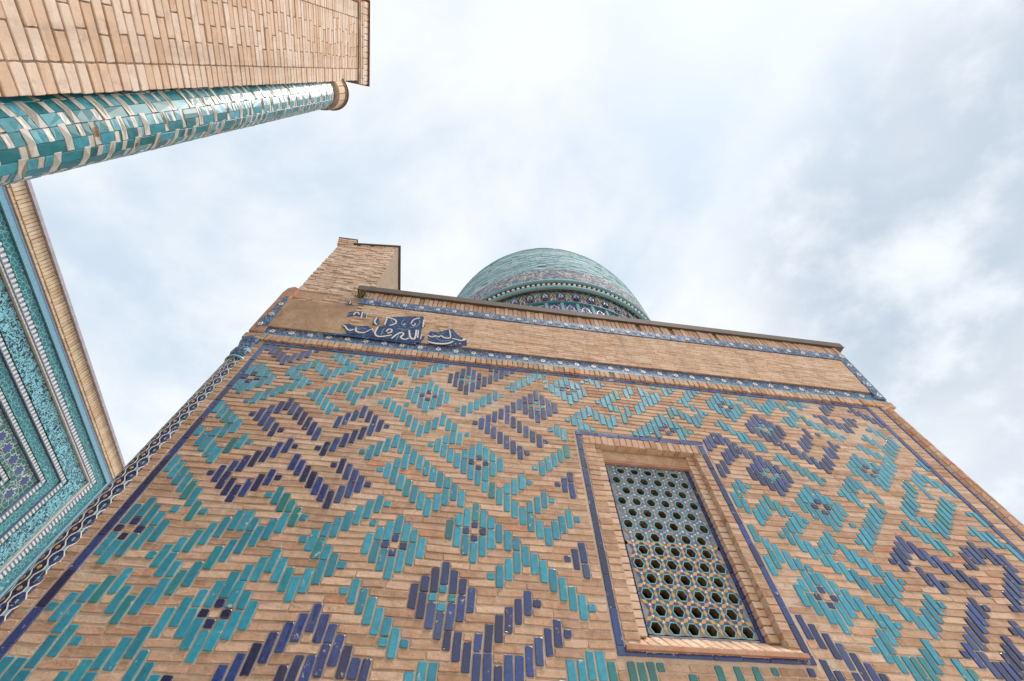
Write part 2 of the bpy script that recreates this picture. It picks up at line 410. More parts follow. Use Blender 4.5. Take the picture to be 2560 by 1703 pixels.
def strip(fr, pts, w, d0, d1, smooth=2):
    """a flat stroke of width w following pts in local (a,b), smoothed"""
    P = np.array(pts, float)
    for _ in range(smooth):
        if len(P) > 2:
            Q = [P[0]]
            for k in range(len(P) - 1):
                Q += [P[k] * .75 + P[k + 1] * .25, P[k] * .25 + P[k + 1] * .75]
            Q.append(P[-1]); P = np.array(Q)
    T = np.gradient(P, axis=0); T /= np.linalg.norm(T, axis=1)[:, None] + 1e-9
    Nn = np.stack([-T[:, 1], T[:, 0]], 1)
    n = len(P)
    wv = w * (0.75 + 0.35 * np.sin(np.linspace(0.3, 2.9, n)))[:, None]
    Lf = P + Nn * wv / 2; Rt = P - Nn * wv / 2
    V = np.zeros((4 * n, 3))
    V[:n, :2] = Lf; V[:n, 2] = d1; V[n:2 * n, :2] = Rt; V[n:2 * n, 2] = d1
    V[2 * n:3 * n, :2] = Lf; V[2 * n:3 * n, 2] = d0; V[3 * n:, :2] = Rt; V[3 * n:, 2] = d0
    F = []
    for k in range(n - 1):
        F += [(k, n + k, n + k + 1, k + 1), (2 * n + k, k, k + 1, 2 * n + k + 1), (n + k, 3 * n + k, 3 * n + k + 1, n + k + 1)]
    F += [(0, 2 * n, 3 * n, n), (n - 1, 2 * n - 1, 4 * n - 1, 3 * n - 1)]
    return fr(V), F

# ------------------------------------------------------------------ ground
g = mesh_obj('ground', [(-400, -400, 0), (400, -400, 0), (400, 400, 0), (-400, 400, 0)], [(0, 1, 2, 3)], 'paving')
g['kind'] = 'structure'

# ================================================================== MAUSOLEUM
U = 0.065; AX = 0.07414; Z0 = 3.33764
def xi(i): return i * AX
def zj(j): return Z0 + j * U
FAC = Frame((0, 0, 0), (1, 0, 0), (0, 0, 1), (0, -1, 0))
def LAID(V):
    # hand-laid courses wander a little
    W = FAC(V); x, z = W[:, 0].copy(), W[:, 2].copy()
    W[:, 2] += .006 * np.sin(x * 1.9 + z * .9) + .0035 * np.sin(x * 5.3 - z * 2.7 + 1.0)
    W[:, 0] += .005 * np.sin(z * 2.3 + x * .6) + .003 * np.sin(z * 6.1 - x * 1.7)
    W[:, 1] += .004 * np.sin(x * 1.1 + 2.0) * np.sin(z * 1.4)
    return W
tomb = thing('mausoleum', 'brick mausoleum with turquoise and cobalt tile diamonds, lattice window and blue dome', 'mausoleum', (1.7, 3.0, 0))
MD = -0.0065            # mortar plane
# window opening in the wall
WX0, WX1, WZ0, WZ1 = 1.531, 2.737, 3.07, 5.127
boxes('wall', [(-2.83, WX0, -MD, .6, 0, 6.5), (WX1, 6.2, -MD, .6, 0, 6.5), (WX0, WX1, -MD, .6, 0, WZ0), (WX0, WX1, -MD, .6, WZ1, 6.5),
               (-2.83, WX0 - .3, .6, 7.4, 0, 7.9), (WX1 + .3, 6.2, .6, 7.4, 0, 7.9), (WX0 - .3, WX1 + .3, 1.9, 7.4, 0, 7.9),
               (WX0 - .3, WX1 + .3, .6, 1.9, 0, 2.6), (WX0 - .3, WX1 + .3, .6, 1.9, 5.6, 7.9)], 'mortar', tomb, 0.5)
boxes('window_niche', [(WX0 - .29, WX1 + .29, 1.80, 1.89, 2.61, 5.59)], 'shade_clay', tomb)  # back sheet of the opening, room shade painted into its colour

# ---- glazed tiles and bricks of the patterned field
TILES = "b-34,7,1;b-34,5,1;b-33,6,1;b-35,6,1;t-34,8,3;t-34,2,3;t-35,7,3;t-35,3,3;t-33,7,3;t-33,3,3;t-32,7,2;t-32,4,3;t-31,5,3;t0,1,1;t0,-1,1;t1,0,1;t-1,0,1;b0,2,3;b0,-4,3;b-1,1,3;b-1,-3,3;b-2,1,2;b-2,-2,3;b-3,-1,3;b1,1,3;b1,-3,3;b2,1,2;b2,-2,3;b3,-1,3;b-21,-2,1;b-21,-4,1;b-20,-3,1;b-22,-3,1;t-21,-1,3;t-21,-7,3;t-22,-2,3;t-22,-6,3;t-23,-2,2;t-23,-5,3;t-24,-4,3;t-20,-2,3;t-20,-6,3;t-19,-2,2;t-19,-5,3;t-18,-4,3;b-6,7,1;b-6,5,1;b-5,6,1;b-7,6,1;t-6,8,3;t-6,2,3;t-7,7,3;t-7,3,3;t-8,7,2;t-8,4,3;t-9,5,3;t-5,7,3;t-5,3,3;t-4,7,2;t-4,4,3;t-3,5,3;b3,10,1;b3,8,1;b4,9,1;b2,9,1;t3,11,3;t3,5,3;t2,10,3;t2,6,3;t1,10,2;t1,7,3;t0,8,3;t4,10,3;t4,6,3;t5,10,2;t5,7,3;t6,8,3;b3,22,1;b3,20,1;b4,21,1;b2,21,1;t3,23,3;t3,17,3;t2,22,3;t2,18,3;t1,22,2;t1,19,3;t0,20,3;t4,22,3;t4,18,3;t5,22,2;t5,19,3;t6,20,3;b-34,37,1;b-34,35,1;b-33,36,1;b-35,36,1;t-34,38,3;t-34,32,3;t-35,37,3;t-35,33,3;t-33,37,3;t-33,33,3;t-32,37,2;t-32,34,3;t-31,35,3;b-6,37,1;b-6,35,1;b-5,36,1;b-7,36,1;t-6,38,3;t-6,32,3;t-7,37,3;t-7,33,3;t-8,37,2;t-8,34,3;t-9,35,3;t-5,37,3;t-5,33,3;t-4,37,2;t-4,34,3;t-3,35,3;t0,43,1;t0,41,1;t1,42,1;t-1,42,1;b0,44,3;b0,38,3;b-1,43,3;b-1,39,3;b-2,43,2;b-2,40,3;b-3,41,3;b1,43,3;b1,39,3;b2,43,2;b2,40,3;b3,41,3;t12,37,1;t12,35,1;t13,36,1;t11,36,1;b12,38,3;b12,32,3;b11,37,3;b11,33,3;b10,37,2;b10,34,3;b9,35,3;b13,37,3;b13,33,3;b14,37,2;b14,34,3;b15,35,3;b18,43,1;b18,41,1;b19,42,1;b17,42,1;t18,44,3;t18,38,3;t17,43,3;t17,39,3;t16,43,2;t16,40,3;t15,41,3;t19,43,3;t19,39,3;t20,43,2;t20,40,3;t21,41,3;b34,34,1;b34,32,1;b35,33,1;b33,33,1;t34,35,3;t33,34,3;t32,34,2;t32,31,3;t31,32,3;t35,34,3;t36,34,2;t36,31,3;t37,32,3;b48,43,1;b48,41,1;b49,42,1;b47,42,1;t48,44,3;t48,38,3;t47,43,3;t47,39,3;t46,43,2;t46,40,3;t45,41,3;t49,43,3;t49,39,3;t50,43,2;t50,40,3;t51,41,3;t53,37,1;t53,35,1;t54,36,1;t52,36,1;b53,38,3;b53,32,3;b52,37,3;b52,33,3;b51,37,2;b51,34,3;b50,35,3;b54,37,3;b54,33,3;b55,37,2;b55,34,3;b56,35,3;t48,25,1;t48,23,1;t49,24,1;t47,24,1;b48,26,3;b48,20,3;b47,25,3;b47,21,3;b46,25,2;b46,22,3;b45,23,3;b49,25,3;b49,21,3;b50,25,2;b50,22,3;b51,23,3;b53,19,1;b53,17,1;b54,18,1;b52,18,1;t53,20,3;t53,14,3;t52,19,3;t52,15,3;t51,19,2;t51,16,3;t50,17,3;t54,19,3;t54,15,3;t55,19,2;t55,16,3;t56,17,3;b67,28,1;b67,26,1;b68,27,1;b66,27,1;t67,29,3;t67,23,3;t66,28,3;t66,24,3;t65,28,2;t65,25,3;t64,26,3;t68,28,3;t68,24,3;t69,28,2;t69,25,3;t70,26,3;b45,4,1;b45,2,1;b46,3,1;b44,3,1;t45,5,3;t45,-1,3;t44,4,3;t44,0,3;t43,4,2;t43,1,3;t42,2,3;t46,4,3;t46,0,3;t47,4,2;t47,1,3;t48,2,3;t-34,-4,3;t-33,-5,3;t-32,-2,3;t-31,-1,3;t-30,-3,3;t-29,-4,3;t-28,-3,3;t-27,-2,3;t-26,-1,3;t-32,-7,3;t-33,-8,3;t-34,-10,3;t-27,-8,3;t-26,-7,3;t-25,-9,3;t-24,-10,3;t-25,-5,3;t-29,-10,3;t-30,-11,3;t-28,-11,3;t-35,15,3;t-34,14,3;t-33,13,3;t-32,12,3;t-31,11,3;t-30,10,3;t-29,8,3;t-32,18,3;t-31,17,3;t-30,19,3;t-29,20,3;t-34,20,3;t-33,19,3;b-29,14,3;b-28,13,3;b-27,12,3;b-26,11,3;b-25,12,3;b-24,13,3;b-23,14,3;b-27,16,3;b-26,17,3;b-25,18,3;b-24,19,3;b-23,20,3;t-21,11,3;t-20,10,3;t-19,7,3;t-18,8,3;t-20,6,3;t-21,5,3;t-22,4,3;t-23,7,3;t-24,7,3;t-25,6,3;t-26,5,3;t-27,4,3;t-29,2,3;t-28,1,3;t-23,3,3;t-24,2,3;b-21,17,3;b-20,16,3;b-19,15,3;b-18,14,3;b-17,13,3;b-16,12,3;b-15,11,3;b-14,12,3;b-13,13,3;b-12,14,3;b-15,17,3;b-14,16,3;b-18,20,3;b-17,21,3;b-16,22,3;b-15,23,3;t-15,5,3;t-14,4,3;t-13,7,3;t-12,8,3;t-11,9,3;t-10,10,3;t-9,11,3;t-12,20,3;t-11,21,3;t-10,22,3;t-9,23,3;t-8,22,3;t-7,19,3;t-6,20,3;t-5,19,3;t-4,18,3;t-3,17,3;t-2,16,3;t-1,13,3;t0,14,3;t1,13,3;t-9,17,3;t-8,16,3;t-7,15,3;t-6,14,3;t-5,13,3;t-4,12,3;t-3,11,3;t-2,12,3;t-3,23,3;t-2,22,3;t-1,21,3;t4,16,2;t5,15,3;t6,14,3;t7,13,3;t8,16,3;t9,17,3;t8,12,3;t9,11,3;t10,10,3;t11,13,3;t12,14,3;t11,9,3;t12,8,3;t13,9,3;t14,10,3;t15,11,3;t-1,25,3;t0,25,3;t7,7,3;t8,4,3;t9,5,3;t10,4,3;t12,20,3;t13,21,3;t14,22,3;t15,23,3;t16,24,3;t16,28,3;b6,26,3;b7,25,3;b8,24,3;b9,23,3;b11,27,3;b12,26,3;b15,17,3;b16,16,3;b15,5,3;b16,6,3;b1,-5,2;b2,-6,3;b3,-7,3;b4,-8,3;b5,-5,3;b6,-4,3;b7,-3,3;b8,-2,3;b9,-1,3;b5,-8,3;b7,-8,3;b8,-8,3;b9,-7,3;b10,-6,3;b11,-5,3;b12,-4,3;b16,4,2;t6,2,3;t7,3,3;t11,3,3;t12,2,3;t13,1,3;t14,0,3;t15,-1,3;t-4,-6,3;t-1,-9,3;t0,-9,3;t14,-8,3;t13,-8,3;t15,-7,3;t-19,1,3;t-18,2,3;t-17,1,3;t-16,0,3;t-15,-1,3;t-14,0,3;t-13,1,3;t-12,2,3;t-25,0,3;t-9,-1,3;t-8,-2,3;t-7,-3,3;t-6,-4,3;b-12,-4,3;b-13,-5,3;b-14,-6,3;b-15,-7,3;b-16,-8,3;b-17,-9,3;b-18,-10,3;b-11,-5,3;b-10,-8,3;b-9,-7,3;b-8,-8,3;b-11,-9,3;b-12,-9,3;b-13,-10,3;b-6,-9,3;g20,-8,3;g19,-8,3;t16,-7,3;t17,-8,3;t49,1,3;t50,0,3;t51,-1,3;t47,9,3;t48,8,3;t49,7,3;t50,6,3;t51,5,3;t52,4,3;t53,3,3;t54,1,3;t55,0,3;t56,-1,3;t57,0,3;t58,1,3;t59,2,3;t52,9,3;t53,8,3;t54,7,3;t56,5,3;t55,4,3;t43,7,3;t48,-4,3;t49,-3,3;t49,-5,2;t50,-6,3;t51,-6,3;t52,-6,3;t53,-5,3;t54,-4,3;t56,-6,3;t57,-7,3;b40,-2,3;b41,-3,3;b42,-4,3;b43,-5,3;b44,-6,3;b45,-7,3;b40,-7,3;b62,11,3;b61,10,3;b60,9,3;b59,8,3;b63,10,3;b64,9,3;b65,8,3;b73,11,3;b72,10,3;b71,10,3;b70,9,3;b74,10,3;b75,10,3;b76,9,3;b66,7,3;b67,6,3;b68,5,3;b61,6,3;b62,5,3;b65,2,3;b64,1,3;b63,0,3;b62,-1,3;b61,-2,3;b59,-4,3;b60,-5,3;b61,-6,3;b75,7,3;b74,6,3;b73,5,3;b72,4,3;b71,3,3;b68,-1,3;b65,-3,3;b64,-4,3;b63,-5,3;b62,-6,3;t42,20,3;t41,19,3;t41,16,3;t40,17,3;t42,14,3;t43,15,3;t44,16,3;t45,17,3;t46,16,3;t48,14,3;t47,13,3;t40,11,3;t41,7,3;t42,8,3;t40,6,3;t45,11,3;t46,10,3;t51,11,3;t50,10,3;t52,27,3;t53,26,3;t54,25,3;t55,24,3;t56,23,3;t47,32,3;t48,32,3;t49,30,3;b40,29,3;b41,30,3;b42,31,3;b43,31,3;b44,28,3;b43,27,3;b42,26,3;b41,24,3;b40,23,3;b45,29,3;b46,28,3;b54,31,2;b55,30,3;b56,29,3;b57,28,3;b58,27,3;b59,26,3;b60,27,3;b61,28,3;b63,30,3;b64,32,3;b61,35,3;b60,33,3;b59,32,3;b58,31,3;b62,30,3;t73,35,3;t74,34,3;t76,38,3;t77,37,3;t78,35,3;t77,34,3;t76,33,3;t75,32,3;t74,31,3;t73,29,3;t72,28,3;t71,27,3;t70,32,3;t71,31,3;t76,26,3;t75,25,3;t74,24,3;t72,23,3;t71,22,3;t70,20,3;t69,19,3;t68,18,3;t67,17,3;t77,25,3;t78,24,3;t79,23,3;t74,22,2;t76,20,3;t75,19,3;t74,18,3;t73,17,3;t72,16,3;t71,15,3;t70,14,3;t65,14,3;t66,13,3;t67,12,3;t68,11,3;t68,16,2;t69,15,3;t79,17,3;t76,14,3;t77,13,3;t78,13,3;t79,11,3;t79,29,3;t62,17,3;t61,16,3;t60,15,3;t59,14,3;t58,13,3;t57,12,3;t56,11,3;t62,23,3;t61,22,3;t59,20,3;t60,19,3;t63,22,3;t64,20,3;b-34,44,3;b-33,43,3;b-32,42,3;b-31,41,3;b-30,42,3;b-29,43,3;b-28,44,3;t-29,38,3;t-28,37,3;t-27,40,3;t-26,41,3;t-25,40,3;t-24,39,3;t-23,38,3;t-22,39,3;t-21,40,3;t-20,41,3;t-27,34,3;t-26,35,3;t-28,33,3;t-29,32,3;t-30,31,3;t-31,30,3;t-23,44,3;t-22,43,3;t-23,32,3;t-22,31,3;t-21,30,3;t-20,29,3;t-21,34,3;t-20,35,3;t-19,35,3;t-18,37,3;t-18,33,3;t-17,32,3;t-35,27,3;t-34,26,3;t-33,25,3;t-31,23,3;t-32,22,3;t-33,22,2;b-29,26,3;b-28,25,3;b-27,24,3;b-26,23,3;b-27,28,3;b-26,29,3;b-25,28,3;b-24,27,3;b-23,26,3;b-22,25,3;b-21,24,3;b-20,23,3;b-18,26,3;b-17,27,3;b-16,28,3;t-18,44,3;t-17,39,3;t-16,40,3;t-15,41,3;t-14,40,3;t-13,43,3;t-12,44,3;t-11,44,3;t-10,42,3;t-9,41,3;t-8,42,3;t-7,43,3;t-6,44,3;t-13,37,3;t-12,38,3;t-14,36,3;t-15,35,3;t-16,34,3;t-12,32,3;t-11,31,3;t-10,30,3;t-9,29,3;t-8,28,3;t-7,27,3;t-6,26,3;t-5,27,3;t-4,28,3;t-3,29,3;t-2,28,3;t0,32,3;t1,33,3;t2,34,3;t3,35,3;t4,36,3;t5,37,3;b4,42,3;b5,43,3;b6,44,3;b3,29,3;b4,28,3;b5,31,3;b6,32,3;b5,27,3;b-15,29,3;b-14,28,3;b-13,25,3;b-12,26,3;b-14,24,3;t8,40,3;t9,41,3;t10,42,3;t11,43,3;t12,44,3;t24,44,3;t24,38,3;t25,39,3;t26,40,3;t27,41,3;t29,42,3;t30,43,3;t32,43,3;t32,40,3;t27,34,3;t28,36,3;t30,37,3;t31,38,3;t25,33,3;t24,32,3;t23,33,3;t22,34,3;t21,35,3;t20,34,3;t19,31,3;t18,32,3;t15,29,3;b7,31,3;b8,34,3;b8,30,3;b9,29,3;b10,28,3;t30,31,3;t36,37,3;t37,38,3;t38,37,3;t39,36,3;t40,35,3;t41,36,3;t42,38,3;t40,41,3;t41,43,3;t42,44,3;t33,40,3;t34,41,3;t35,42,3;t37,44,3;t45,35,3;t46,34,3;t50,30,3;t53,44,3;t54,43,3;t55,42,3;t56,41,3;t57,42,3;t58,43,3;t59,44,3;t60,43,3;t64,44,3;t61,40,3;t60,38,3;t59,38,3;t62,41,3;t63,39,3;t64,38,3;t65,37,3;t66,36,3;t67,35,3;b70,44,3;b69,43,3;b67,40,3;b68,40,3;b69,39,3;b70,38,3;b71,38,3;b72,40,3;b73,40,3;b76,44,3;b77,43,3;b78,42,3;b79,41,3;t-33,-2,2;t-28,-8,2;t-27,1,2;t-35,-9,2;b-28,16,2;t-19,10,2;t-22,7,2;t-28,4,2;b-13,16,2;t-14,7,2;t-13,4,2;t-7,22,2;t-1,16,2;t-8,19,2;t-2,25,2;t7,16,2;t10,13,2;t8,7,2;b16,19,2;b4,-5,2;b6,-8,2;t-20,1,2;t-5,-4,2;b-10,-5,2;b-7,-8,2;g21,-7,2;g25,-8,2;g28,-7,2;g30,-7,2;g32,-7,2;t54,4,2;t55,7,2;t50,-2,2;t44,7,2;b41,-7,2;b43,-7,2;b60,-2,2;t47,16,2;t41,10,2;t46,13,2;t49,10,2;b44,31,2;b47,28,2;t72,31,2;t60,22,2;b-35,45,2;t-28,40,2;t-21,43,2;t-27,37,2;t-22,34,2;t-32,25,2;t-35,22,2;b-28,28,2;t-19,45,2;t-17,45,2;t-14,43,2;t-5,45,2;t-13,40,2;t-1,28,2;b5,46,1;b4,31,2;b-13,28,2;t13,45,2;t23,45,2;t25,37,2;t33,43,2;t26,37,2;t19,34,2;t20,31,2;b7,34,2;b7,45,2;t29,31,2;t41,40,2;t43,45,2;t38,45,2;t63,45,2;t65,45,2;t61,43,2;b71,45,2;t-35,-3,1;t-31,-6,1;t-23,-9,1;t-28,9,1;t-31,9,1;t-28,21,1;t-22,12,1;t-30,3,1;b-30,15,1;b-22,15,1;b-22,21,1;b-16,18,1;b-11,15,1;b-19,21,1;t-17,9,1;t-16,6,1;t-8,12,1;t-9,9,1;t-13,21,1;t-10,18,1;t-4,24,1;t10,18,1;t13,15,1;t16,12,1;t1,27,1;t11,21,1;b10,24,1;b13,27,1;b14,18,1;b14,6,1;b10,0,1;b13,-3,1;t5,3,1;t16,0,1;t-3,-5,1;t-2,-8,1;t12,-8,1;t-11,3,1;t-10,0,1;t-5,-5,1;g22,-6,1;g34,-6,1;t52,0,1;t60,3,1;t57,6,1;t47,-3,1;b46,-6,1;b38,-6,1;b58,9,1;b69,9,1;b69,6,1;b63,6,1;b58,-3,1;b66,3,1;b70,3,1;b67,0,1;t43,21,1;t49,15,1;t44,12,1;t56,15,1;t51,28,1;t57,24,1;b65,33,1;b63,36,1;t72,36,1;t75,39,1;t69,33,1;t77,21,1;t64,15,1;t78,19,1;t75,15,1;t78,30,1;t55,12,1;t63,18,1;t58,21,1;b-27,46,1;b-32,46,1;t-19,42,1;t-25,36,1;t-32,30,1;t-24,45,1;t-21,46,1;t-24,33,1;t-19,30,1;b-30,27,1;b-25,24,1;t-16,46,1;t-4,46,1;t-10,46,1;t-11,39,1;t-13,33,1;t-9,33,1;t-1,33,1;t6,38,1;b4,46,1;b2,30,1;b-11,27,1;t7,41,1;t14,46,1;t14,44,1;t14,42,1;t21,45,1;t22,46,1;t25,45,1;t23,39,1;t17,33,1;t21,31,1;t14,30,1;b8,46,1;t28,31,1;t43,39,1;t38,33,1;t39,42,1;t44,46,1;t39,46,1;t35,46,1;t44,36,1;t52,45,1;t55,46,1;t62,45,1;t66,45,1;t58,39,1;t68,36,1;b72,46,1;b66,42,1;b74,42,1;b75,45,1"
J0, J1 = -19, 46
occ = {}
pt = Pieces('turquoise_tile', 'turquoise', tomb); pb = Pieces('cobalt_tile', 'cobalt', tomb); pg = Pieces('green_tile', 'green', tomb)
TW = 0.074
tl = []
for s_ in TILES.split(';'):
    c_ = s_[0]; i_, j_, n_ = map(int, s_[1:].split(','))
    tl.append((c_, i_, j_, n_))
have = set((i_, j_ + k) for c_, i_, j_, n_ in tl for k in range(n_))
# carry the pattern on below the picture's lower edge
for c_, i_, j_, n_ in list(tl):
    j2 = j_ - 36
    if -19 <= j2 and j2 + n_ - 1 <= -9 and not any((i_, j2 + k) in have for k in range(n_)):
        tl.append((c_, i_, j2, n_))
        for k in range(n_): have.add((i_, j2 + k))
for c_, i_, j_, n_ in tl:
    for k in range(n_): occ.setdefault(j_ + k, []).append((i_ - .5, i_ + .5))
    ga, gb = RNG.uniform(.09, .14), RNG.uniform(.09, .15)
    sk = RNG.uniform(-.012, .012)
    v = block(xi(i_ - .5 + ga), xi(i_ + .5 - gb), zj(j_ - .5) + U * RNG.uniform(.06, .12), zj(j_ + n_ - .5) - U * RNG.uniform(.06, .13), MD - .01, .0035 + RNG.uniform(-.003, .004),
              .0024, .0026, sk, RNG.uniform(0, .006), .4, 0.0)
    r_ = random.random()
    if n_ == 1 and c_ == 'b': r_ *= .6
    {'t': pt, 'b': pb, 'g': pg}[c_].add(LAID(v), None, r_)
for p_ in (pt, pb, pg): p_.done()
bk = Pieces('brick', 'brick', tomb)
IL, IR = -35.5, 79.5
for j in range(J0, J1 + 1):
    iv = list(occ.get(j, []))
    if -5.6 < j < 30.8: iv.append((17.75, 39.28))
    iv.sort()
    cur = IL; gaps = []
    for a, b_ in iv:
        if a - cur > 0.12: gaps.append((cur, a))
        cur = max(cur, b_)
    if IR - cur > .12: gaps.append((cur, IR))
    for a, b_ in gaps:
        w = b_ - a
        if w < 4.6: cuts = [a, b_]
        else:
            n = max(2, int(round(w / random.choice((3.3, 3.5, 3.8)))))
            st = w / n
            cuts = [a] + [a + st * (k + RNG.uniform(-.16, .16)) for k in range(1, n)] + [b_]
        for c0, c1 in zip(cuts[:-1], cuts[1:]):
            if c1 - c0 < .3: continue
            r_ = random.random() ** 1.15 * .93
            if random.random() < .018: r_ = .97
            hj = RNG.uniform(-.004, .004, 2)
            v = block(xi(c0) + .0045, xi(c1) - .0045, zj(j - .5) + .0075 + hj[0] * .6, zj(j + .5) - .0075 + hj[1] * .5, MD - .01, RNG.uniform(-.004, .003),
                      .0026, .0036, RNG.uniform(-.02, .02), .002, .4, RNG.uniform(.0, .0016))
            bk.add(LAID(v), None, r_)
# header strips outside the blue border lines
for j in range(J0, 48):
    for x0, x1 in ((-2.822, -2.712), (5.972, 6.15)):
        v = block(x0 + RNG.uniform(-.003, .003), x1 - RNG.uniform(0, .012), zj(j - .5) + .005, zj(j + .5) - .005, MD - .01, RNG.uniform(-.005, .003), .004, .0025, 0, .002)
        bk.add(FAC(v), None, random.random() * .92)
bk.done()
# ---- blue border lines of the field and of the window
bd = Pieces('border_tile', 'cobalt', tomb, 300)
def border_v(x, z0, z1, w, L):
    z = z0
    while z < z1 - .03:
        zz = min(z1, z + L * RNG.uniform(.85, 1.15))
        if z1 - zz < .08: zz = z1
        bd.add(FAC(block(x - w / 2, x + w / 2, z + .002, zz - .002, MD - .01, .003 + RNG.uniform(-.002, .002), .003, .0014)), None, random.random() * .8)
        z = zz
def border_h(z, x0, x1, w, L):
    x = x0
    while x < x1 - .03:
        xx = min(x1, x + L * RNG.uniform(.85, 1.15))
        if x1 - xx < .08: xx = x1
        bd.add(FAC(block(x + .002, xx - .002, z - w / 2, z + w / 2, MD - .01, .003 + RNG.uniform(-.002, .002), .003, .0014)), None, .3 + random.random() * .6)
        x = xx
border_v(-2.669, zj(J0), zj(46.55), .062, .26)
border_v(5.931, zj(J0), zj(46.55), .062, .26)
border_h(zj(47.05), -2.70, 5.965, .058, .27)
border_v(1.361, zj(-4.05), zj(29.45), .060, .235); border_v(2.868, zj(-4.05), zj(29.45), .060, .235)
border_h(zj(29.95), 1.327, 2.906, .06, .25); border_h(zj(-4.58), 1.327, 2.906, .064, .25)
bd.done()

# ---- window: frame bricks, reveals, lintel, sill, screen
fb = Pieces('frame_brick', 'brick', tomb, 200)
for j in range(-3, 30):
    for x0, x1 in ((1.405, 1.531), (2.737, 2.830)):
        if zj(j + .5) > WZ1 + .13: continue
        fb.add(FAC(block(x0, x1 + RNG.uniform(-.004, .004) * (x1 < 2), zj(j - .5) + .006, zj(j + .5) - .006, -.075, RNG.uniform(-.004, .006), .003, .0035, 0, .002)), None, random.random() * .8)
x = 1.405
while x < 2.825:
    fb.add(FAC(block(x + .004, min(x + .0735, 2.83) - .004, WZ1 + RNG.uniform(-.006, .004), zj(29.42), -.08, RNG.uniform(.0, .009), .003, .0035, RNG.uniform(-.05, .05), .002)), None, random.random() * .8)
    x += .0735
fb.done()
jb = Pieces('jamb_brick', 'pale_brick', tomb, 120)
for j in range(-2, 28):
    for x0, x1 in ((1.531, 1.628), (2.652, 2.737)):
        jb.add(FAC(block(x0, x1, zj(j - .5) + .004, min(zj(j + .5), WZ1) - .004, -.145, -.068 + RNG.uniform(-.004, .004), .004, .0025, 0, .003)), None, random.random() * .7)
jb.done()
boxes('lintel', [(1.60, 2.70, .085, .17, 4.975, 5.10), (1.531, 2.737, .10, .17, 5.10, 5.20)], 'plaster', tomb)
boxes('lintel_soffit_board', [(1.615, 2.665, .092, .13, 4.955, 4.975)], 'red_clay', tomb)
SILL = Frame((1.40, -.030, 3.075), (1, 0, 0), (0, .80, .60), (0, -.60, .80))
sb = Pieces('sill_brick', 'brick', tomb, 60)
x = .02
while x < 1.43:
    sb.add(SILL(block(x + .004, min(x + .083, 1.45) - .004, .0, .205, -.06, RNG.uniform(-.003, .005), .007, .004, RNG.uniform(-.03, .03), .006)), None, .35 + random.random() * .5)
    x += .083
sb.done()
boxes('sill_slab', [(1.398, 2.85, -.036, .12, 3.040, 3.070)], 'red_clay', tomb)
fboxes('sill_mortar', SILL, [(.01, 1.44, .0, .21, -.07, -.008)], 'white_plaster', tomb)

scr = boxes('window_screen', [(1.60, 1.632, .135, .21, 3.18, 5.02), (2.648, 2.68, .135, .21, 3.18, 5.02)], 'white_plaster', tomb)
SX0, SX1, SZ0, SZ1 = 1.632, 2.648, 3.215, 4.985
SCR = Frame((0, .135, 0), (1, 0, 0), (0, 0, 1), (0, -1, 0))
HA = .1575; HR = HA * math.sqrt(3) / 2 * .985; RI = HA * .305
HX0, HX1 = SX0 + .038, SX1 - .038
sites = []
zrow = SZ0 + .055; rows = []
for r_ in range(13):
    if r_ == 6: zrow += .0
    six = (r_ % 2 == 0) if r_ < 6 else (r_ % 2 == 1)
    rows.append((zrow, six)); zrow += HR
HXC = (HX0 + HX1) / 2
Vh, Fh, Vw, Fw = [], [], [], []
hexf = Pieces('hexagon_frame', 'aqua', scr, 120); trap = Pieces('blue_trapezium', 'screen_blue', scr, 300); trapw = Pieces('worn_blue_trapezium', 'worn_screen_blue', scr, 280)
rho_ = Pieces('yellow_rhombus', 'ochre', scr, 200); rhow = Pieces('worn_rhombus', 'worn_ochre', scr, 250); tri = Pieces('white_triangle', 'white_glaze', scr, 250)
def hexpt(cx, cz, r, k, off=0): a = math.radians(60 * k + off); return (cx + r * math.cos(a), cz + r * math.sin(a))
def clampx(p): return (min(max(p[0], HX0), HX1), min(max(p[1], SZ0), SZ1))
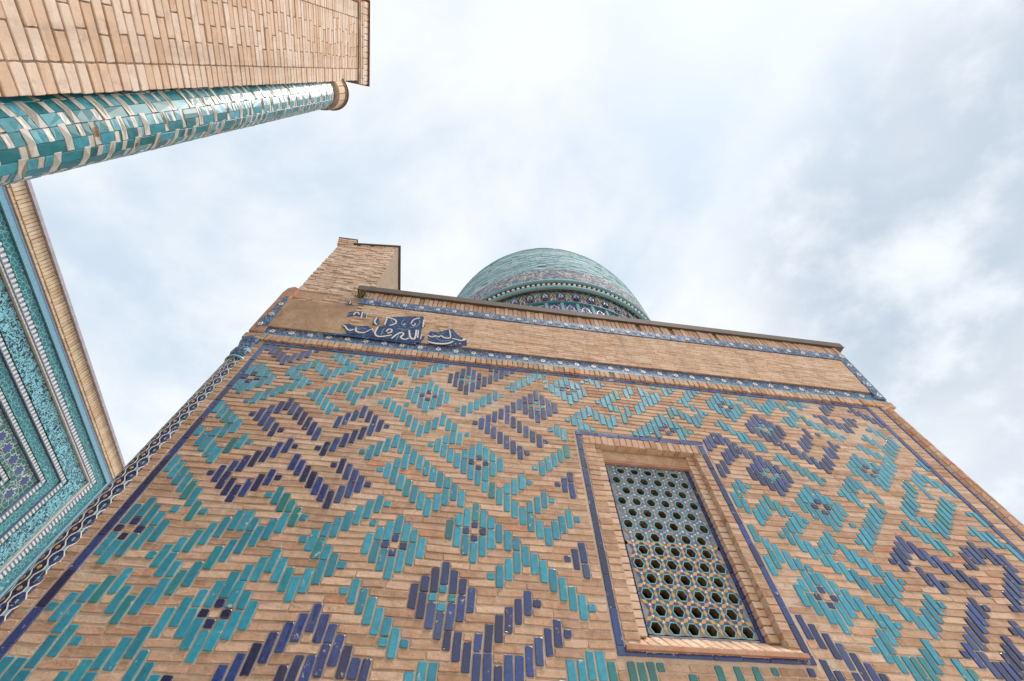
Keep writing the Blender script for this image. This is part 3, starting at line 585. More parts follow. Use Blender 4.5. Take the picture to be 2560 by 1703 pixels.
for r_, (cz, six) in enumerate(rows):
    worn = r_ >= 6
    cs = [HXC + (k - (2.5 if six else 3.0)) * HA for k in range(6 if six else 7)]
    for q, cx in enumerate(cs):
        hole = six or 0 < q < 6
        outer = [clampx(hexpt(cx, cz, HA / math.sqrt(3) * 1.0, k, 30)) for k in range(6)]
        # Voronoi cell corners and edge midpoints -> 12 outer points starting at 0 deg
        o12 = []
        for k in range(6):
            a_, b_ = outer[(k - 1) % 6], outer[k]
            o12.append(((a_[0] + b_[0]) / 2, (a_[1] + b_[1]) / 2)); o12.append(outer[k])
        base = len(Vh)
        Vh += [(p[0], p[1], 0) for p in o12]
        if hole or not six:
          if hole:
            i12 = []
            for k in range(6):
                a_, b_ = hexpt(cx, cz, RI, k), hexpt(cx, cz, RI, k + 1)
                i12 += [a_, ((a_[0] + b_[0]) / 2, (a_[1] + b_[1]) / 2)]
            Vh += [(p[0], p[1], 0) for p in i12]
            for k in range(12):
                n_ = (k + 1) % 12
                Fh.append((base + k, base + n_, base + 12 + n_, base + 12 + k))
            bw = len(Vw)
            Vw += [(p[0], p[1], 0) for p in i12] + [(p[0], p[1], -.075) for p in i12]
            for k in range(12):
                n_ = (k + 1) % 12
                Fw.append((bw + k, bw + n_, bw + 12 + n_, bw + 12 + k))
            # hexagonal turquoise frame round the hole
            R1, R2 = RI * 1.0, RI * 1.19
            Vf = [(*hexpt(cx, cz, R1, k), .004) for k in range(6)] + [(*hexpt(cx, cz, R2, k), .004) for k in range(6)] + \
                 [(*hexpt(cx, cz, R1, k), -.005) for k in range(6)] + [(*hexpt(cx, cz, R2, k), -.005) for k in range(6)]
            Ff = []
            for k in range(6):
                n_ = (k + 1) % 6
                Ff += [(k, 6 + k, 6 + n_, n_), (6 + k, 18 + k, 18 + n_, 6 + n_), (12 + k, k, n_, 12 + n_)]
            hexf.add(SCR(Vf), Ff)
          else:
            Fh.append(tuple(base + k for k in range(12)))
            R2 = RI * 1.19
          # two blue pieces along every side
          for k in range(6):
              a_, b_ = np.array(hexpt(cx, cz, R2 * 1.03, k)), np.array(hexpt(cx, cz, R2 * 1.03, k + 1))
              A_, B_ = np.array(hexpt(cx, cz, HA * .53, k)), np.array(hexpt(cx, cz, HA * .53, k + 1))
              P = [a_ * .97 + b_ * .03, A_ * .80 + B_ * .20, A_ * .20 + B_ * .80, a_ * .03 + b_ * .97]
              if max(p[0] for p in P) > HX1 or min(p[0] for p in P) < HX0 or min(p[1] for p in P) < SZ0 or max(p[1] for p in P) > SZ1: continue
              V_, F_ = poly_block(P, -.006, .003, .0015)
              (trapw if worn else trap).add(SCR(V_), F_)
          for k in range(3):
              mx, mz = hexpt(cx, cz, HA * .5, k)
              if not (HX0 + .02 < mx < HX1 - .02 and SZ0 + .01 < mz < SZ1 - .01): continue
              a_ = math.radians(60 * k + 90)
              tx, tz = math.cos(a_), math.sin(a_); nx, nz = tz, -tx
              l, w = (HA * .17, HA * .07) if worn else (HA * .235, HA * .115)
              P = [(mx + tx * l, mz + tz * l), (mx - nx * w, mz - nz * w), (mx - tx * l, mz - tz * l), (mx + nx * w, mz + nz * w)]
              V_, F_ = poly_block(P, -.006, .0035, .0012)
              (rhow if worn and random.random() < .95 else rho_).add(SCR(V_), F_)
          for k in (1, 4) if True else ():
              tx, tz = hexpt(cx, cz, HA / math.sqrt(3), k - .5, 0)
              if not (HX0 + .02 < tx < HX1 - .02 and SZ0 + .01 < tz < SZ1 - .01): continue
              o_ = 90 if k == 1 else 270
              P = [(tx + HA * .105 * math.cos(math.radians(o_ + 120 * q_)), tz + HA * .105 * math.sin(math.radians(o_ + 120 * q_))) for q_ in range(3)]
              V_, F_ = poly_block(P, -.006, .0025, .001)
              tri.add(SCR(V_), F_)
        else:
            Fh.append(tuple(base + k for k in range(12)))
bz = len(Vh)
Vh += [(HX0, SZ0, 0), (HX1, SZ0, 0), (HX1, SZ0 - .04, 0), (HX0, SZ0 - .04, 0)]; Fh.append((bz, bz + 3, bz + 2, bz + 1))
zs_ = (rows[5][0] + rows[6][0]) / 2
bz = len(Vh)
Vh += [(HX0, zs_ - .025, -.001), (HX1, zs_ - .025, -.001), (HX1, zs_ + .025, -.001), (HX0, zs_ + .025, -.001)]; Fh.append((bz, bz + 1, bz + 2, bz + 3))
ztop = rows[-1][0] + HA / math.sqrt(3) * .5
bz = len(Vh)
Vh += [(HX0, ztop - .02, -.001), (HX1, ztop - .02, -.001), (HX1, SZ1, -.001), (HX0, SZ1, -.001)]; Fh.append((bz, bz + 1, bz + 2, bz + 3))
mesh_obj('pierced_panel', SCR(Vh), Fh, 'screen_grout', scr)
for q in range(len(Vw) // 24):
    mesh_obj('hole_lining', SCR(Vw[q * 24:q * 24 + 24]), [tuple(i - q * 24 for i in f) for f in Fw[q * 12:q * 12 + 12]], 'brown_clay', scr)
for p_ in (hexf, trap, trapw, rho_, rhow, tri): p_.done()
eb = Pieces('screen_border_tile', 'cobalt', scr, 120)
z = SZ0 - .03
while z < SZ1 - .02:
    for x0, x1 in ((SX0 - .012, SX0 + .030), (SX1 - .030, SX1 + .012)):
        eb.add(SCR(block(x0, x1, z + .003, min(z + .118, SZ1) - .003, -.02, .006, .004, .002, 0, .004)), None, .35 + random.random() * .45)
    z += .118
x = SX0 + .034
while x < SX1 - .05:
    eb.add(SCR(block(x + .003, min(x + .118, SX1 - .034) - .003, SZ1 - .038, SZ1 + .006, -.02, .006, .004, .002, 0, .004)), None, .4 + random.random() * .4)
    x += .118
eb.done()

# ---- cornice over the field: upright bricks, flower band
cb = Pieces('cornice_brick', 'brick', tomb, 290)
x = -2.72
while x < 6.16:
    if abs(x - 1.985) > .03:
        cb.add(FAC(block(x + .004, x + .0695, zj(47.72) + RNG.uniform(-.004, .004), zj(49.62), MD - .02, .026 + RNG.uniform(-.007, .009), .003, .004, RNG.uniform(-.05, .05), .002)), None, random.random() * .95)
    x += .0737
for x0, x1 in ((-3.0, -2.86), (-2.86, -2.73), (6.17, 6.30), (6.30, 6.44)):
    cb.add(FAC(block(x0 + .003, x1 - .003, zj(47.75), zj(48.6), -.2, .03, .005, .003)), None, random.random() * .6)
    cb.add(FAC(block(x0 + .003, x1 - .003, zj(48.65), zj(49.6), -.2, .03, .005, .003)), None, random.random() * .6)
cb.done()
boxes('cornice_core', [(-2.98, 6.42, -.012, .6, zj(47.9), zj(52.6)), (-2.99, 6.425, -.0, .6, zj(52.6), 6.9)], 'dark_mortar', tomb)
BZ0, BZ1 = zj(49.95), zj(52.42)
fbnd = boxes('flower_band', [(-2.86, 6.41, -.016, .05, BZ0, BZ1)], 'vine_blue', tomb)
boxes('turquoise_edge', [(-2.86, 6.41, -.020, .05, zj(49.64), BZ0)], 'turquoise', tomb, .7)
fl = Pieces('flower', 'white_glaze', tomb, 290); fc = Pieces('flower_centre', 'rust', tomb, 290)
lf = Pieces('leaf', 'rust', tomb, 290)
def flower(fr, a, b_, r, d):
    P = []
    o_ = RNG.uniform(0, 60)
    for k in range(24):
        t_ = math.radians(15 * k + o_)
        rr = r * (0.80 + .20 * math.cos(6 * t_ - math.radians(6 * o_)))
        P.append((a + rr * math.cos(t_), b_ + rr * math.sin(t_)))
    V_, F_ = poly_block(P, d - .004, d + .004, .002); fl.add(fr(V_), F_)
    P = [(a + r * .32 * math.cos(math.radians(60 * k)), b_ + r * .32 * math.sin(math.radians(60 * k))) for k in range(6)]
    V_, F_ = poly_block(P, d, d + .006, .001); fc.add(fr(V_), F_)
def leaf(fr, a, b_, s, d):
    for sg in (-1, 1):
        an = math.radians(90 + sg * 50 + RNG.uniform(-20, 20)); ca, sa = math.cos(an), math.sin(an)
        P = [(a, b_ - s * .3), (a + s * .35 * ca + s * .14 * sa, b_ - s * .3 + s * .35 * sa - s * .14 * ca), (a + s * ca, b_ - s * .3 + s * sa), (a + s * .4 * ca - s * .1 * sa, b_ - s * .3 + s * .4 * sa + s * .1 * ca)]
        V_, F_ = poly_block(P, d - .004, d + .003, .001); lf.add(fr(V_), F_)
x = -1.707 - 4 * .25
while x < 6.3:
    if x > -2.8:
        flower(FAC, x, (BZ0 + BZ1) / 2, .044, .018)
        leaf(FAC, x + .125, (BZ0 + BZ1) / 2, .055, .017)
    x += .25
# ---- leaning upper panel
LEAN = .075 / .9
nrm = math.hypot(1, LEAN)
PAN = Frame((0, -.045, 6.745), (1, 0, 0), (0, -LEAN / nrm, 1 / nrm), (0, -1 / nrm, -LEAN / nrm))
def pz(z): return (z - 6.745) * nrm
boxes('panel_core', [(-2.80, 6.25, .03, .6, 6.9, 7.9)], 'mortar', tomb)
fboxes('panel_backing', PAN, [(-1.80, 6.36, 0.0, pz(7.70), -.09, -.010)], 'dark_mortar', tomb)
pnl = Pieces('panel_brick', 'panel_brick', tomb, 300)
zc_ = 0.008; k_ = 0
while zc_ < pz(7.53) - .03:
    x = -1.78 + (0 if k_ % 2 else .07)
    while x < 6.24:
        L = RNG.choice((.13, .2, .24, .26))
        x1 = min(x + L, 6.245)
        gone = zc_ < .5 and -1.78 < x < -.35 and zc_ < .16 + .30 * (x < -.62)
        if x1 - x > .03 and not gone:
            pnl.add(PAN(block(x + .0015, x1 - .0015, zc_ + .0015, zc_ + .0445 - .0015, -.02, RNG.uniform(-.003, .002), .002, .0012, 0, .001)), None, random.random())
        x = x1
    zc_ += .0445; k_ += 1
pnl.done()
fboxes('inscription_ground', PAN, [(-1.80, -.33, 0.0, .50, -.03, -.006)], 'plaster', tomb)
# damaged plaster at the left end and the flower strips
fboxes('plaster_patch', PAN, [(-2.80, -1.78, .0, pz(7.46), -.09, -.004)], 'plaster', tomb)
STRIPF = fboxes('side_flower_strip', PAN, [(6.25, 6.40, -.14, pz(7.69), -.09, .006)], 'vine_blue', tomb)
fboxes('upper_flower_band', PAN, [(-1.80, 6.25, pz(7.535), pz(7.685), -.09, .004)], 'vine_blue', tomb)
# broken strip on the left
Pst = [(-2.86, .0), (-2.80, .0), (-2.80, .66), (-2.815, .74), (-2.85, .76), (-2.875, .70), (-2.865, .60), (-2.90, .55), (-2.87, .46), (-2.91, .40), (-2.885, .30), (-2.93, .22), (-2.95, .05), (-2.93, -.06)]
V_, F_ = poly_block(Pst, -.08, .004, .003)
mesh_obj('broken_flower_strip', PAN(V_), F_, 'vine_blue', tomb)
Pst = [(-2.99, -.14), (-2.80, -.14), (-2.80, .80), (-2.77, 1.02), (-2.84, 1.06), (-2.92, 1.0), (-2.95, .86), (-2.955, .6), (-2.975, .3)]
V_, F_ = poly_block(Pst, -.10, -.003, .012)
mesh_obj('strip_plaster', PAN(V_), F_, 'red_clay', tomb)
for a_, b_ in ((-2.905, .02), (-2.865, .27), (-2.84, .53)): flower(PAN, a_, b_, .042, .006)
for b_ in (-.06, .18, .42, .66, .89): flower(PAN, 6.33, b_, .046, .008)
for b_ in (.06, .30, .54, .78): leaf(PAN, 6.33, b_, .05, .006)
x = -1.62
while x < 6.25:
    flower(PAN, x, pz(7.61), .040, .006); leaf(PAN, x + .129, pz(7.61), .05, .005)
    x += .258
fl.done(); fc.done(); lf.done()
# ---- inscription
PATCH="-1.857,7.160 -1.867,7.271 -1.815,7.306 -1.676,7.317 -1.599,7.253 -1.588,7.192 -1.654,7.176 -1.753,7.200;-1.862,6.927 -1.842,6.961 -1.768,6.988 -1.678,6.938 -1.512,6.991 -1.426,6.921 -1.363,6.760 -1.523,6.754 -1.743,6.758 -1.779,6.827;-1.462,7.033 -1.470,7.187 -1.418,7.232 -1.367,7.085 -1.398,7.023;-1.364,7.009 -1.277,7.029 -1.307,7.226 -1.209,7.287 -0.965,7.352 -0.776,7.383 -0.721,7.139 -0.760,7.084 -0.707,6.758 -0.791,6.721 -1.001,6.730 -1.254,6.735 -1.375,6.752 -1.383,6.900;-0.641,6.915 -0.627,7.031 -0.502,7.034 -0.355,7.136 -0.309,7.153 -0.252,7.058 -0.182,6.984 -0.079,6.917 -0.061,6.778 -0.282,6.739 -0.599,6.735;-1.970,7.534 -1.912,7.584 -1.888,7.502 -1.935,7.445;-0.730,6.896 -0.682,6.906 -0.688,6.824 -0.713,6.813;-2.049,6.719 -1.879,6.728 -1.741,6.750 -1.373,6.744 -1.252,6.727 -0.790,6.713 -0.786,6.691 -1.244,6.696 -1.727,6.704 -2.037,6.682"
STROKE="0.0162 -1.779,7.210 -1.770,7.284 -1.731,7.287 -1.704,7.235;0.0191 -1.674,7.307 -1.654,7.150;0.0176 -1.843,6.916 -1.817,6.928 -1.774,6.858 -1.727,6.824 -1.679,6.864;0.0206 -1.656,6.914 -1.651,6.841 -1.588,6.803 -1.511,6.820;0.0132 -1.513,6.825 -1.429,6.935;0.0176 -1.438,7.217 -1.452,7.128 -1.434,7.070 -1.397,7.032;0.0191 -1.295,7.244 -1.291,7.056;0.0162 -1.295,7.244 -1.187,7.221 -1.140,7.169 -1.147,7.105 -1.220,7.051;0.0176 -1.367,6.988 -1.383,6.842 -1.338,6.766 -1.262,6.770 -1.143,6.836;0.0162 -1.232,6.898 -1.217,6.967 -1.163,6.964 -1.156,6.897 -1.206,6.863;0.0176 -1.125,6.754 -1.085,6.849 -1.022,6.926 -0.972,6.887 -1.022,6.799 -0.947,6.758 -0.893,6.803;0.0206 -0.924,6.996 -0.886,6.833 -0.845,6.791 -0.803,6.808 -0.824,7.018;0.0176 -0.796,7.015 -0.773,6.835;0.0132 -0.734,6.939 -0.731,6.809;0.0132 -0.929,7.154 -0.915,7.269 -0.824,7.329;0.0118 -0.910,7.133 -0.879,7.103 -0.863,7.150 -0.874,7.179;0.0191 -0.758,7.289 -0.744,7.103;0.0162 -1.033,7.106 -1.008,7.136;0.0162 -0.644,6.920 -0.574,6.883 -0.528,6.939 -0.492,6.900 -0.453,6.955 -0.415,6.905 -0.353,6.900 -0.308,6.927 -0.353,7.115;0.0147 -0.292,6.913 -0.221,6.899 -0.142,6.881 -0.095,6.920 -0.122,6.943 -0.142,6.887;0.0191 -0.620,6.776 -0.526,6.750 -0.406,6.761 -0.318,6.793 -0.270,6.849;0.0162 -0.236,6.793 -0.221,6.796;0.0162 -0.179,6.805 -0.160,6.809;0.0132 -1.922,7.564 -1.916,7.478;0.0118 -0.465,7.057 -0.443,7.071"
VINE="-1.166,7.085 -1.226,7.181 -1.221,7.268;-0.991,7.063 -1.062,7.108 -1.067,7.211 -1.022,7.244;-0.927,7.056 -0.825,7.097 -0.799,7.247 -0.860,7.304;-1.059,6.726 -1.043,6.940 -0.938,7.029;-0.587,6.971 -0.476,6.834 -0.384,6.833 -0.297,6.878;-0.547,7.024 -0.463,6.977 -0.420,7.037;-1.859,7.191 -1.834,7.236 -1.794,7.233;-1.634,7.278 -1.628,7.208;-1.285,6.805 -1.289,6.951 -1.264,6.971;-1.100,6.993 -1.059,7.017 -0.991,6.987;-1.634,6.889 -1.586,6.929 -1.511,6.902;-0.277,6.993 -0.210,6.948"
def parse(s_): return [[tuple(map(float, q.split(','))) for q in p_.split()] for p_ in s_.split(';')]
PINS = Frame((0, -.062, 0), (1, 0, 0), (0, 0, 1), (0, -1, 0))
def onpan(P, d):
    # picked on a vertical sheet, laid on the leaning panel
    return [(a, (z - 6.745) * nrm) for a, z in P]
ins = mesh_obj('inscription', PAN(poly_block(onpan(parse(PATCH)[0], 0), -.01, .002)[0]), poly_block(onpan(parse(PATCH)[0], 0), -.01, .002)[1], 'tile_blue', tomb,
               label='white Arabic letters on dark blue tile fragments')
for P in parse(PATCH)[1:]:
    V_, F_ = poly_block(onpan(P, 0), -.01, .003, .002); mesh_obj('blue_fragment', PAN(V_), F_, 'tile_blue', ins)
for s_ in STROKE.split(';'):
    w_, rest = s_.split(' ', 1)
    P = [tuple(map(float, q.split(','))) for q in rest.split()]
    V_, F_ = strip(PAN, onpan(P, 0), float(w_) * 1.2, .001, .009); mesh_obj('letter', V_, F_, 'white_glaze', ins)
for P in parse(VINE):
    V_, F_ = strip(PAN, onpan(P, 0), .009, .001, .005); mesh_obj('scroll', V_, F_, 'sky_glaze', ins)
# ---- top cornice and flashing
tb = Pieces('eaves_brick', 'brick', tomb, 200)
x = -1.78
while x < 6.40:
    if random.random() > .012:
        tb.add(FAC(block(x + .003, x + .0685, 7.692 + RNG.uniform(-.006, .004), 7.918, -.1, .116 + RNG.uniform(-.008, .006), .004, .004, 0, .002)), None, random.random() * .9)
    x += .0725
tb.done()
boxes('eaves_core', [(-1.79, 6.39, -.085, .6, 7.70, 7.93)], 'dark_mortar', tomb)
boxes('roof_flashing', [(-1.92, 6.575, -.150, .5, 7.925, 7.945), (-1.92, 6.575, -.156, -.150, 7.915, 8.035), (-1.92, 6.575, -.156, .5, 8.035, 8.05)], 'roof_metal', tomb)
# ---- tall brick block at the left end
bx = Pieces('parapet_brick', 'pale_brick', tomb, 300)
BX0, BX1 = -2.885, -1.745
boxes('parapet_core', [(BX0 + .01, BX1 - .012, .012, 1.9, 7.2, 9.98)], 'mortar', tomb)
boxes('parapet_side', [(BX1 - .02, BX1, .0, 1.9, 7.9, 10.22)], 'grey_plaster', tomb)
j = 0
zb = 7.30
while zb < 10.02 - .02:
    x = BX0 + (0.0 if j % 2 else -.0)
    first = True
    while x < BX1 - .02:
        L = RNG.uniform(.15, .27)
        if first and j % 2: L = .12
        first = False
        x1 = min(x + L, BX1 - .0)
        if BX1 - x1 < .06: x1 = BX1
        dpt = RNG.uniform(-.012, .012)
        if zb > 7.47 or x > -2.2:
            bx.add(FAC(block(x + .004, x1 - .003, zb + .006, zb + .058, -.03, dpt - (.015 if zb < 7.9 else 0), .006, .0045, RNG.uniform(-.03, .03), .006)), None, random.random() * .8)
        x = x1
    zb += .062; j += 1
# the top courses rise towards the right
for q in range(4):
    x = BX0 + .25 * (q + .6)
    while x < BX1 - .02:
        x1 = min(x + RNG.uniform(.18, .27), BX1)
        bx.add(FAC(block(x + .004, x1 - .003, zb + .006, zb + .058, -.3, RNG.uniform(-.006, .006), .006, .004, 0, .005)), None, random.random() * .7)
        x = x1
    zb += .062
for q, w_ in enumerate((.0, .012, .024)):
    for x0, x1 in ((BX0 - .04 - w_, BX0 + .13), (BX0 + .13, BX0 + .27 + w_)):
        bx.add(FAC(block(x0 + .003, x1 - .003, 10.03 + q * .075, 10.03 + q * .075 + .068, -.3, .02 + w_, .006, .003)), None, random.random() * .7)
bx.done()
zl, zr = 10.05, 10.275
Vp = []
for dx, dz in ((0, 0), (0, .035)):
    Vp += [(BX0 + .26, -.03, zl + .05 + dz), (BX1 + .035, -.03, zr + dz), (BX1 + .035, 1.95, zr + dz), (BX0 + .26, 1.95, zl + .05 + dz)]
mesh_obj('parapet_flashing', Vp, [(3, 2, 1, 0), (4, 5, 6, 7), (0, 1, 5, 4), (1, 2, 6, 5), (2, 3, 7, 6), (3, 0, 4, 7)], 'roof_metal', tomb)
boxes('parapet_cap', [(BX0 - .075, BX0 + .305, -.055, .35, 10.256, 10.275)], 'roof_metal', tomb)
# rubble transition between panel and block
rb = Pieces('rubble_brick', 'pale_brick', tomb, 120)
for q in range(70):
    a_ = RNG.uniform(-2.86, -1.84); b_ = RNG.uniform(.70, .98)
    rb.add(PAN(block(a_, a_ + RNG.uniform(.10, .24), b_, b_ + RNG.uniform(.03, .05), -.12, RNG.uniform(-.07, -.02) - (b_ - .7) * .16, .007, .005, RNG.uniform(-.3, .3), .006)), None, random.random() * .8)
rb.done()
fboxes('rubble_core', PAN, [(-2.84, -1.80, pz(7.44), 1.02, -.2, -.075)], 'plaster', tomb)

# ---- engaged corner columns
def cyl(cx, cy, r):
    # local a = arc length measured from the -Y side going to +X, b = z, d = outwards
    def f(a, b_, d):
        t_ = -math.pi / 2 + a / r
        return (cx + (r + d) * math.cos(t_), cy + (r + d) * math.sin(t_), b_)
    return Surf(f)
LC = (-2.872, .098, .118)
lcol = lathe('mosaic_column', [(LC[2] - .003, 0), (LC[2] - .003, zj(41.4))], LC[0], LC[1], 'cobalt', tomb, 40, rn=.15)
S = cyl(*LC)
po = Pieces('orange_hexagon', 'ochre', lcol, 150); pw = Pieces('net_line', 'white_glaze', lcol, 60); pk = Pieces('border_rope', 'aqua', tomb, 60); pe = Pieces('blue_petal', 'cobalt', lcol, 300)
CW_, CH_ = .094, .150
for q in range(-4, 5):
    for sg in (1, -1):
        P = []
        z = 1.8; k = 0
        while z < zj(41.2):
            P.append((q * CW_ + sg * (CW_ * .5 if k % 2 else 0.0), z)); z += CH_ / 2; k += 1
        if abs(q * CW_) < .30:
            V_, F_ = strip(S, P, .0065, -.002, .004, 1); pw.add(V_, F_)
rw = 0; z = 1.8 + CH_ / 2
while z < zj(41.0):
    for q in range(-4, 5):
        a = (q + (.5 if rw % 2 else 0)) * CW_ + CW_ * .0
        if abs(a) > .28: continue
        if rw % 2 == 0 and q % 2 == 0 or rw % 2 and q % 2:
            P = [(a + .0125 * math.cos(math.radians(60 * k)), z + .017 * math.sin(math.radians(60 * k))) for k in range(6)]
            V_, F_ = poly_block(P, -.004, .004, .001); po.add(S(V_), F_)
        for sa, sb_ in ((1, 0), (-1, 0), (0, 1), (0, -1)):
            ca_, cz_ = a + sa * CW_ * .24, z + sb_ * CH_ * .24
            P = [(ca_ + .016 * math.cos(math.radians(45 * k)), cz_ + .022 * math.sin(math.radians(45 * k))) for k in range(8)]
            V_, F_ = poly_block(P, -.004, .002, .001); pe.add(S(V_), F_, random.random() * .6)
    z += CH_ / 2; rw += 1
pe.done(); po.done(); pw.done()
z = 1.5
while z < zj(47.6):
    pk.add(FAC(block(-2.836, -2.822, z, z + .125, -.02, .012, .003, .001)), None, random.random())
    z += .128
pk.done()
r0 = LC[2]
cap = lathe('column_capital', [(r0, zj(41.0)), (r0 + .012, zj(41.2)), (r0 + .012, zj(41.6)), (r0 + .002, zj(41.75)), (r0 + .014, zj(42.3)), (r0 + .032, zj(43.4)), (r0 + .030, zj(44.2)), (r0 + .006, zj(44.7)),
                              (r0 + .006, zj(44.9)), (r0 + .020, zj(46.0)), (r0 + .038, zj(47.0)), (r0 + .044, zj(47.7)), (0.02, zj(47.72))], LC[0], LC[1], 'vine_blue', tomb, 12, smooth=False)
lathe('capital_ring', [(r0 + .008, zj(41.05)), (r0 + .020, zj(41.1)), (r0 + .020, zj(41.5)), (r0 + .008, zj(41.55))], LC[0], LC[1], 'aqua', cap, 32)
RCc = (6.285, .105, .14)
lathe('brick_column', [(RCc[2] - .01, 0), (RCc[2] - .01, zj(47.8))], RCc[0], RCc[1], 'white_plaster', tomb, 40)
S = cyl(*RCc)
ch = Pieces('column_brick', 'brick', tomb, 290)
z = 3.0; k_ = 0
while z < zj(47.4):
    for q in range(-3, 4):
        a = q * .07
        sh = .55 if (q % 2) else -.55
        V_ = block(a + .004, a + .066, -.05, .05, -.012, .001 + RNG.uniform(-.002, .002), .003, .002)
        V_[:, 1] += z + (V_[:, 0] - a - .035) * sh + .0
        ch.add(S(V_), None, random.random() if random.random() < .75 else .96)
    z += .108; k_ += 1
ch.done()
tw = Pieces('blue_edge_tile', 'cobalt', tomb, 80)
z = 2.5
while z < zj(47.6):
    tw.add(FAC(block(6.155, 6.178, z, z + .12, -.02, .006, .003, .001)), None, .5 + random.random() * .4); z += .124
tw.done()

# ---- dome
DX, DY = 2.15, 3.6
def dome_r(z):
    t_ = min(max((z - 11.3) / 4.5, 0), 1)
    return 3.15 * (1 - t_ ** 2.3) ** (1 / 2.3)
zs = np.concatenate([np.linspace(11.3, 14.6, 24), 15.8 - 1.2 * (1 - np.linspace(0.05, 1, 16)) ** 2.2])
dome = lathe('dome', [(dome_r(z) - .012, z) for z in zs] + [(.02, 15.8)], DX, DY, 'dark_mortar', tomb, 72)
gb = Pieces('glazed_brick', 'dome_glaze', dome, 300)
# walk the profile by arc length
arc = [(11.305, dome_r(11.305))]
z = 11.305
while z < 15.2:
    dz = .002
    r0_, z1 = dome_r(z), z
    s_ = 0
    while s_ < .056 and z1 < 15.79:
        z2 = z1 + .004; s_ += math.hypot(z2 - z1, dome_r(z2) - dome_r(z1)); z1 = z2
    z = z1; arc.append((z, dome_r(z)))
for k in range(len(arc) - 1):
    (za, ra), (zb_, rb_) = arc[k], arc[k + 1]
    t_ = math.radians(-205) + RNG.uniform(0, .08)
    while t_ < math.radians(25):
        dt = RNG.uniform(.16, .27) / max(ra, .6)
        t2 = min(t_ + dt, math.radians(26))
        g_ = .004 / max(ra, .6)
        V_ = []
        out_ = RNG.uniform(-.006, .006)
        nz = -(rb_ - ra); nl = math.hypot(nz, zb_ - za); nr_, nzz = (zb_ - za) / nl, nz / nl
        pts = []
        for tt in (t_ + g_, (t_ + t2) / 2, t2 - g_): pts.append((tt, ra, za + .005))
        for tt in (t2 - g_, (t_ + t2) / 2, t_ + g_): pts.append((tt, rb_, zb_ - .005))
        for dep in (-.012, out_):
            for tt, r_, z_ in pts:
                V_.append((DX + (r_ + dep * nr_) * math.cos(tt), DY + (r_ + dep * nr_) * math.sin(tt), z_ + dep * nzz))
        F_ = [(k2, (k2 + 1) % 6, 6 + (k2 + 1) % 6, 6 + k2) for k2 in range(6)] + [(6, 7, 10, 11), (7, 8, 9, 10)]
        rr = random.random() ** .9 * .93
        if random.random() < (.02 + .10 * max(0, (za - 12.6) / 2)): rr = .95 + .05 * random.random()
        rr = min(1, max(0, rr * .75 + .12 + .12 * math.sin(k * .55) * (rr < .93)) if rr < .93 else rr)
        gb.add(V_, F_, rr)
        t_ = t2
gb.done()
FR0, FR1 = math.radians(-210), math.radians(30)
lathe('cartouche_band', [(3.145, 10.72), (3.155, 11.0), (3.152, 11.30)], DX, DY, 'cartouche', dome, 96)
for nm, z_, r_ in (('turquoise_ring', 10.66, 3.19), ('turquoise_ring', 10.36, 3.17)):
    lathe(nm, [(r_ - .06, z_ - .05), (r_ - .01, z_ - .045), (r_, z_), (r_ - .01, z_ + .045), (r_ - .06, z_ + .05)], DX, DY, 'dome_glaze', dome, 96, rn=.05)
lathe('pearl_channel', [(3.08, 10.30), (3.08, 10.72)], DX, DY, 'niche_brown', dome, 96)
pr = Pieces('pearl', 'white_glaze', dome, 200)
ico = []
for la in (-55, 0, 55):
    for q in range(6): ico.append((math.cos(math.radians(la)) * math.cos(math.radians(60 * q)), math.cos(math.radians(la)) * math.sin(math.radians(60 * q)), math.sin(math.radians(la))))
ico = np.array(ico)
IF = [(a * 6 + q, a * 6 + (q + 1) % 6, (a + 1) * 6 + (q + 1) % 6, (a + 1) * 6 + q) for a in range(2) for q in range(6)] + [tuple(range(5, -1, -1)), tuple(range(12, 18))]
NP = 168
for k in range(NP):
    t_ = 2 * math.pi * k / NP
    if not (-3.6 < t_ - 2 * math.pi < .5 or t_ < .5): continue
    c_ = np.array((DX + 3.13 * math.cos(t_), DY + 3.13 * math.sin(t_), 10.51))
    pr.add(c_ + ico * .044, IF)
pr.done()
